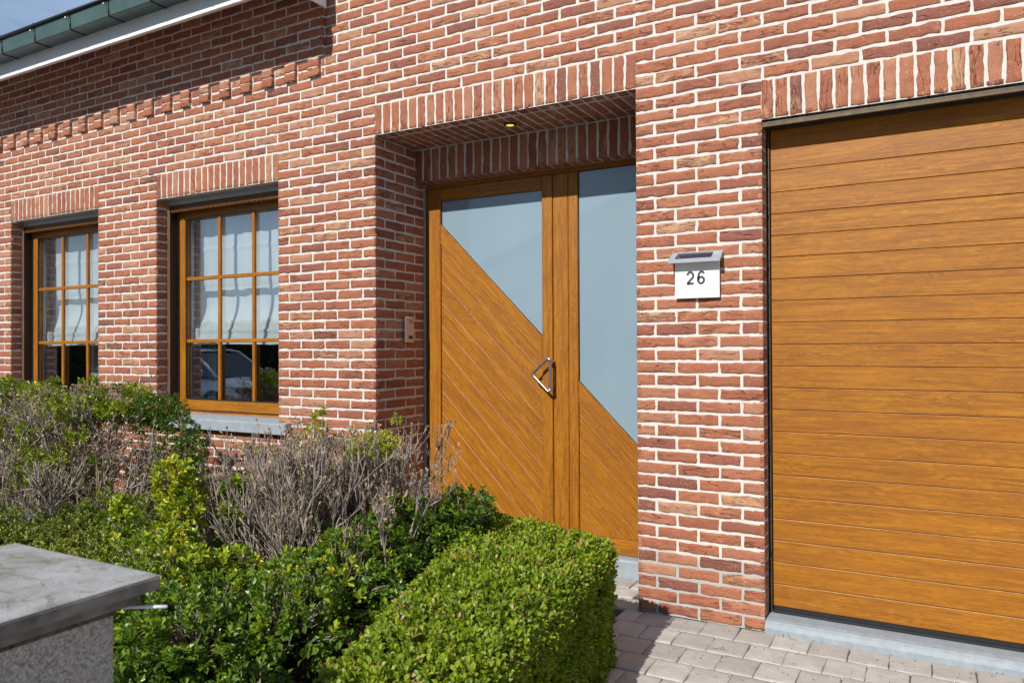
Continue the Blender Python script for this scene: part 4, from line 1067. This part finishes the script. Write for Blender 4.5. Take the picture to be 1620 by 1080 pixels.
# big half bare shrub at the left, under the windows
ls = tag(empty('half_bare_shrub', (-4.5, -.85, 0)), 'half bare shrub with yellow green tufts below the two windows', 'shrub')
def env_l(p):
    hh = 1.03 - .5 * max(0, -4.95 - p[0]) - .05 * math.sin(p[0] * 13 + 1) - .10 * max(0, p[0] + 4.1) - .02 * math.sin(p[0] * 8) - .30 * max(0, p[0] + 3.75)
    q = ((p[0] + 4.65) / 1.12) ** 2 + ((p[1] + .85) / .50) ** 2
    return max(math.sqrt(q), p[2] / hh)
S, tips = twigs(lambda r: (-4.55 + r.uniform(-.6, .30), -.92 + r.normal(0, .12), 0), 36, lambda r: (r.normal(.1, .6), r.normal(0, .35), .85), .58, 5, (5, 4, 4, 3), env_l, .011, .45, .32, .30, 17, ratio=.64)
S2, t2 = twigs(lambda r: (-4.05 + r.normal(0, .07), -.9 + r.normal(0, .08), .10), 28, lambda r: (1.0, r.normal(0, .25), .42 + r.normal(0, .2)), .55, 4, (5, 4, 3), env_l, .010, .38, .28, .15, 18, ratio=.62)
mb = MB(); addsegs(mb, S + S2, k=4)
# pale bare leader in front
S3, t3 = twigs(lambda r: (-3.80, -1.35, .15), 1, lambda r: (.05, .02, 1), .30, 4, (14, 5, 3), lambda p: p[2] / .74, .009, .55, .2, .5, 5, ratio=.55)
S4, t4 = twigs(lambda r: (-4.25, -1.30, .15), 2, lambda r: (r.normal(0, .2), .02, 1), .34, 4, (10, 5, 3), lambda p: p[2] / .74, .008, .55, .2, .5, 6, ratio=.55)
addsegs(mb, S3 + S4, k=5); mb.build('twigs', M_twig, ls)
tp = A([t[0] for t in tips + t2]); td = A([t[1] for t in tips + t2]); sel = rng.random(len(tp)) < .38
dl = MB(); leaves(dl, tp[sel], unit(td[sel] + rng.normal(0, .9, td[sel].shape)), .024, .5); dl.build('withered_leaves', M_dead, ls)
B = []
r = np.random.default_rng(41)
for k in range(38): B.append(((r.uniform(-5.1, -3.85), r.uniform(-1.2, -.55), r.uniform(.84, 1.05)), (r.uniform(.05, .13), r.uniform(.05, .10), r.uniform(.03, .065)), 1.1, r.uniform(.35, .75)))
for k in range(30): B.append(((r.uniform(-5.2, -3.9), r.uniform(-1.3, -.95), r.uniform(.50, .88)), (r.uniform(.05, .11), .06, r.uniform(.04, .08)), .7, r.uniform(.3, .7)))
B += [((-4.30, -1.15, .62), (.14, .1, .12), 1, .55), ((-4.55, -1.1, .80), (.16, .1, .10), 1, .6), ((-5.0, -1.0, .55), (.15, .1, .1), .8, .5)]
mb = MB(); blob_leaves(mb, B, 520, .030, 7, 42, .15, up=.7)
D_ = [((-3.80, -.75, .93), (.20, .16, .09), 1, .22), ((-3.95, -.75, .86), (.16, .15, .09), 1, .3), ((-3.68, -.72, .80), (.14, .13, .12), 1, .30), ((-3.60, -.70, .70), (.11, .12, .13), 1, .40), ((-3.66, -.75, .60), (.13, .12, .09), .8, .50), ((-3.52, -.7, .62), (.08, .08, .09), .8, .35)]
blob_leaves(mb, D_, 620, .026, 8, 43, .12, up=.6, mi=1)
sel = (rng.random(len(tp)) < .05); rosettes(mb, tp[sel], td[sel], 6, .022, tone=rng.uniform(.3, .9, sel.sum()))
mb.build('foliage', [M_ylw, M_euo], ls)
# small green mounds between the two hedges
lm = tag(empty('low_shrub', (-3.1, -1.1, 0)), 'small mid green shrub low between the two twiggy shrubs', 'shrub')
B = [((-3.35, -1.05, .40), (.25, .2, .16), 1, .45), ((-3.02, -1.0, .38), (.22, .2, .14), 1, .5), ((-2.80, -1.2, .40), (.2, .2, .16), 1, .35), ((-3.6, -1.15, .45), (.18, .15, .12), 1, .5)]
mb = MB(); blob_leaves(mb, B, 700, .018, 7, 51, .18, up=.6); mb.build('foliage', M_box, lm)
mb = MB(); r = np.random.default_rng(4); q = A([(r.uniform(-3.6, -2.7), r.uniform(-1.25, -.95), .36) for k in range(60)]); segs(mb, q * A([1, 1, 0]), q, np.full(60, .004), np.full(60, .002)); mb.build('stems', M_bark, lm)
# pale variegated plant at the left edge
vp = tag(empty('variegated_plant', (-3.95, -1.75, 0)), 'pale cream green leafy plant behind the pillar at the left edge', 'plant')
B = [((-3.90, -1.72, .40), (.16, .12, .14), 1, .9), ((-3.70, -1.78, .42), (.12, .1, .10), 1, .95), ((-4.15, -1.65, .42), (.16, .12, .12), 1, .8)]
mb = MB(); blob_leaves(mb, B, 600, .035, 7, 61, .08, up=.6, width=.35); mb.build('foliage', M_ylw, vp)
mb = MB(); q = A([(r.uniform(-4.2, -3.65), r.uniform(-1.8, -1.68), .36) for k in range(14)]); segs(mb, q * A([1, 1, 0]), q, np.full(14, .004), np.full(14, .002)); mb.build('stems', M_bark, vp)

# ------------------------------------------------------------------ across the street (seen mirrored in the panes)
def car(loc):
    root = tag(empty('parked_car', loc), 'silver blue parked car mirrored in the window panes', 'car')
    ox, oy, oz = loc
    st = [(-2.15, .60, .42, .62), (-2.05, .74, .28, .86), (-1.7, .82, .24, .95), (-1.0, .87, .22, .96), (0, .88, .22, .95), (.7, .88, .22, .94), (1.0, .88, .22, .93), (1.5, .86, .23, .86), (1.85, .82, .25, .78), (2.08, .72, .30, .66), (2.17, .55, .42, .52)]
    s = MB(); V = []
    for x, w, zb, zt in st:
        for yy, zz in ((-.55, 0), (-.92, .12), (-1, .45), (-.99, .72), (-.90, .90), (-.55, 1.0), (.55, 1.0), (.90, .90), (.99, .72), (1, .45), (.92, .12), (.55, 0)):
            V.append((ox + x, oy + yy * w, oz + zb + (zt - zb) * zz))
    n = 12; f = [(i * n + j, i * n + (j + 1) % n, (i + 1) * n + (j + 1) % n, (i + 1) * n + j) for i in range(len(st) - 1) for j in range(n)] + [tuple(range(n))[::-1], tuple(range((len(st) - 1) * n, len(st) * n))]
    s.add(V, f, smooth=True); body = s.build('body', M_car, root)
    md = body.modifiers.new('smooth', 'SUBSURF'); md.levels = 1; md.render_levels = 2
    s = MB(); gh = [(-1.95, .62, .94, .66, .93), (-1.35, .70, .92, .60, 1.40), (-.6, .74, .92, .60, 1.46), (.1, .75, .92, .60, 1.45), (.45, .75, .92, .58, 1.40), (1.25, .72, .90, .66, .90)]
    V = []
    for x, wb, zb, wt, zt in gh: V += [(ox + x, oy - wb, oz + zb), (ox + x, oy - wt, oz + zt), (ox + x, oy + wt, oz + zt), (ox + x, oy + wb, oz + zb)]
    f = [(i * 4 + j, i * 4 + (j + 1) % 4, i * 4 + 4 + (j + 1) % 4, i * 4 + 4 + j) for i in range(5) for j in range(4)]
    s.add(V, f, smooth=False); s.build('window_band', M_cglass, root)
    s = MB()
    for sd in (-1, 1):
        q = [(ox + x, oy + sd * (wt + .005), oz + zt) for x, wb, zb, wt, zt in gh[1:5]]
        s.tube([(ox - 1.98, oy + sd * .66, oz + .93)] + q + [(ox + 1.26, oy + sd * .69, oz + .90)], .028, 8)
        s.tube([(ox - .1, oy + sd * .755, oz + .92), (ox - .13, oy + sd * .61, oz + 1.45)], .022, 6)
    V = []
    for x, wb, zb, wt, zt in gh[1:5]: V += [(ox + x, oy - wt, oz + zt), (ox + x, oy - wt * .5, oz + zt + .035), (ox + x, oy + wt * .5, oz + zt + .035), (ox + x, oy + wt, oz + zt)]
    s.add(V, [(i * 4 + j, i * 4 + j + 1, i * 4 + 5 + j, i * 4 + 4 + j) for i in range(3) for j in range(3)], smooth=True)
    s.build('roof', M_car, root)
    for x in (-1.32, 1.33):
        for sd in (-1, 1):
            s = MB(); cy_ = oy + sd * .80
            for r0, r1, h0, h1 in ((.20, .315, -.10, .10),):
                V = []; an = np.linspace(0, 2 * math.pi, 33)[:-1]
                for rr, yy in ((.19, -.09), (.30, -.10), (.325, -.07), (.325, .07), (.30, .10), (.19, .09)): V += [(ox + x + rr * math.cos(a), cy_ + yy * sd, oz + .325 + rr * math.sin(a)) for a in an]
                s.add(V, [(k * 32 + i, k * 32 + (i + 1) % 32, ((k + 1) % 6) * 32 + (i + 1) % 32, ((k + 1) % 6) * 32 + i) for k in range(6) for i in range(32)], smooth=True)
            wl = s.build('wheel', M_tyre, root); s = MB()
            for k in range(7):
                a = k * 2 * math.pi / 7; s.tube([(ox + x, cy_ + sd * .07, oz + .325), (ox + x + .2 * math.cos(a), cy_ + sd * .085, oz + .325 + .2 * math.sin(a))], .02, 6)
            s.tube([(ox + x + .2 * math.cos(a), cy_ + sd * .085, oz + .325 + .2 * math.sin(a)) for a in np.linspace(0, 2 * math.pi, 25)[:-1]], .014, 6, closed=True)
            s.build('rim', M_steel, wl)
    for sd in (-1, 1):
        s = MB(); s.box(A([ox + 1.86, oy + sd * .62 - .16, oz + .60]), A([ox + 2.10, oy + sd * .62 + .16, oz + .71]), 0, .03); s.build('headlight', M_head, root)
        s = MB(); s.box(A([ox + .92, oy + sd * .93 - .10, oz + .93]), A([ox + 1.04, oy + sd * .93 + .08, oz + 1.06]), 0, .03); s.build('wing_mirror', M_car, root)
    s = MB(); s.box(A([ox + 2.10, oy - .45, oz + .44]), A([ox + 2.18, oy + .45, oz + .56]), 0, .02); s.build('grille', M_rub, root)
car((-13.95, -7.3, -.22))
hg = hedge('street_hedge', [(-36, -10.6), (-6, -10.6), (-6, -9.2), (-36, -9.2)], -.24, (1.9, 1.9, 1.9, 1.9), 'tall dark hedge behind the car, mirrored in the window panes', 'hedge', 3000, 260, M_drk, .09, (.25, .2), 71, .1, (0, .3, 1, 0), k=5)
oh = tag(empty('opposite_house', (-5, -26, -.2)), 'pale house with grey gabled roof mirrored in the frosted door glass', 'house')
s = MB()
g0 = [(-16.0, -.24), (6.0, -.24), (6.0, 4.45), (-5.0, 8.25), (-16.0, 4.45)]
s.add([(x, -22, z) for x, z in g0] + [(x, -31, z) for x, z in g0], [(0, 1, 2, 3, 4), (9, 8, 7, 6, 5)] + [(i, 5 + i, 5 + (i + 1) % 5, (i + 1) % 5) for i in range(5)])
s.build('wall', M_wall2, oh)
s = MB()
for x0, z0 in ((-16.9, 4.2), (6.9, 4.2)):
    q = A([(x0, -21.6, z0), (-5, -21.6, 8.35), (-5, -31.4, 8.35), (x0, -31.4, z0)]); s.add(np.concatenate([q, q + A([0, 0, .22])]), [(3, 2, 1, 0), (4, 5, 6, 7), (0, 1, 5, 4), (1, 2, 6, 5), (2, 3, 7, 6), (3, 0, 4, 7)])
s.build('roof', M_tile2, oh)
for x in (-14, -10, -6, -1.5):
    s = MB(); s.box(A([x, -21.99, 1.0]), A([x + 1.4, -21.95, 2.3]), 0, .01); w = s.build('window', M_cglass, oh)
    s = MB(); s.box(A([x - .06, -22.0, .93]), A([x + 1.46, -21.96, 1.0])); s.box(A([x - .06, -22.0, 2.3]), A([x + 1.46, -21.96, 2.37])); s.box(A([x + .66, -21.95, 1.0]), A([x + .74, -21.93, 2.3])); s.build('frame', M_white, w)

# ------------------------------------------------------------------ camera, light, sky
yaw, pit, rol, fpx = 0.5069439304297382, 0.0072605571927191, -0.004510861161937238, 1188.9931791354452
cy, sy = math.cos(yaw), math.sin(yaw)
F, R, U = A([-sy, cy, 0]), A([cy, sy, 0]), A([0, 0, 1.])
F2 = F * math.cos(pit) + U * math.sin(pit); U2 = U * math.cos(pit) - F * math.sin(pit)
R3 = R * math.cos(rol) + U2 * math.sin(rol); U3 = U2 * math.cos(rol) - R * math.sin(rol)
from mathutils import Matrix
cam = bpy.data.cameras.new('camera'); co = bpy.data.objects.new('camera', cam); C.objects.link(co)
mw = Matrix.Identity(4)
for i in range(3): mw[i][0], mw[i][1], mw[i][2] = R3[i], U3[i], -F2[i]
mw[0][3], mw[1][3], mw[2][3] = 0, -3.4752757, 1.2720
co.matrix_world = mw
cam.sensor_width = 36; cam.lens = 36 * fpx / 1620; cam.clip_start = .05; cam.clip_end = 500
cam.dof.use_dof = True; cam.dof.focus_distance = 3.9; cam.dof.aperture_fstop = 6.3
sc.camera = co
sd = A([.065, 1.0, -.748]); sd /= np.linalg.norm(sd)
sun = bpy.data.lights.new('sun', 'SUN'); sun.energy = 4.8; sun.angle = math.radians(.53); sun.color = (1, .955, .88)
so = bpy.data.objects.new('sun', sun); C.objects.link(so)
from mathutils import Vector
so.rotation_euler = Vector(sd).to_track_quat('-Z', 'Y').to_euler(); so.location = (-1, -8, 8)
w = bpy.data.worlds.new('World'); sc.world = w; w.use_nodes = True; nt = w.node_tree; nt.nodes.clear()
o = nt.nodes.new('ShaderNodeOutputWorld'); bg = nt.nodes.new('ShaderNodeBackground'); sky = nt.nodes.new('ShaderNodeTexSky')
sky.sky_type = 'NISHITA'; sky.sun_disc = False; sky.sun_elevation = math.asin(-sd[2]); sky.sun_rotation = math.radians(-3.7); sky.air_density = 1.0; sky.dust_density = 1.2; sky.ozone_density = 1.0
tc = nt.nodes.new('ShaderNodeTexCoord')
cl = noise(nt, mapping(nt, tc.outputs['Generated'], (1, 1, 2.6)), 3.2, 7, .6, .5)
col = mixc(nt, ramp(nt, cl, [(.38, g(.25)), (.68, g(.8))]), sky.outputs[0], (5.6, 7.9, 11.6))
bg.inputs[1].default_value = .062; L(nt, col, bg.inputs[0]); L(nt, bg.outputs[0], o.inputs[0])
sc.view_settings.view_transform = 'Standard'; sc.view_settings.look = 'None'; sc.view_settings.exposure = 0.12; sc.view_settings.gamma = 1.0
sc.render.engine = 'CYCLES'; sc.cycles.use_denoising = True; sc.cycles.max_bounces = 10; sc.cycles.transparent_max_bounces = 16
sc.cycles.sample_clamp_indirect = 8
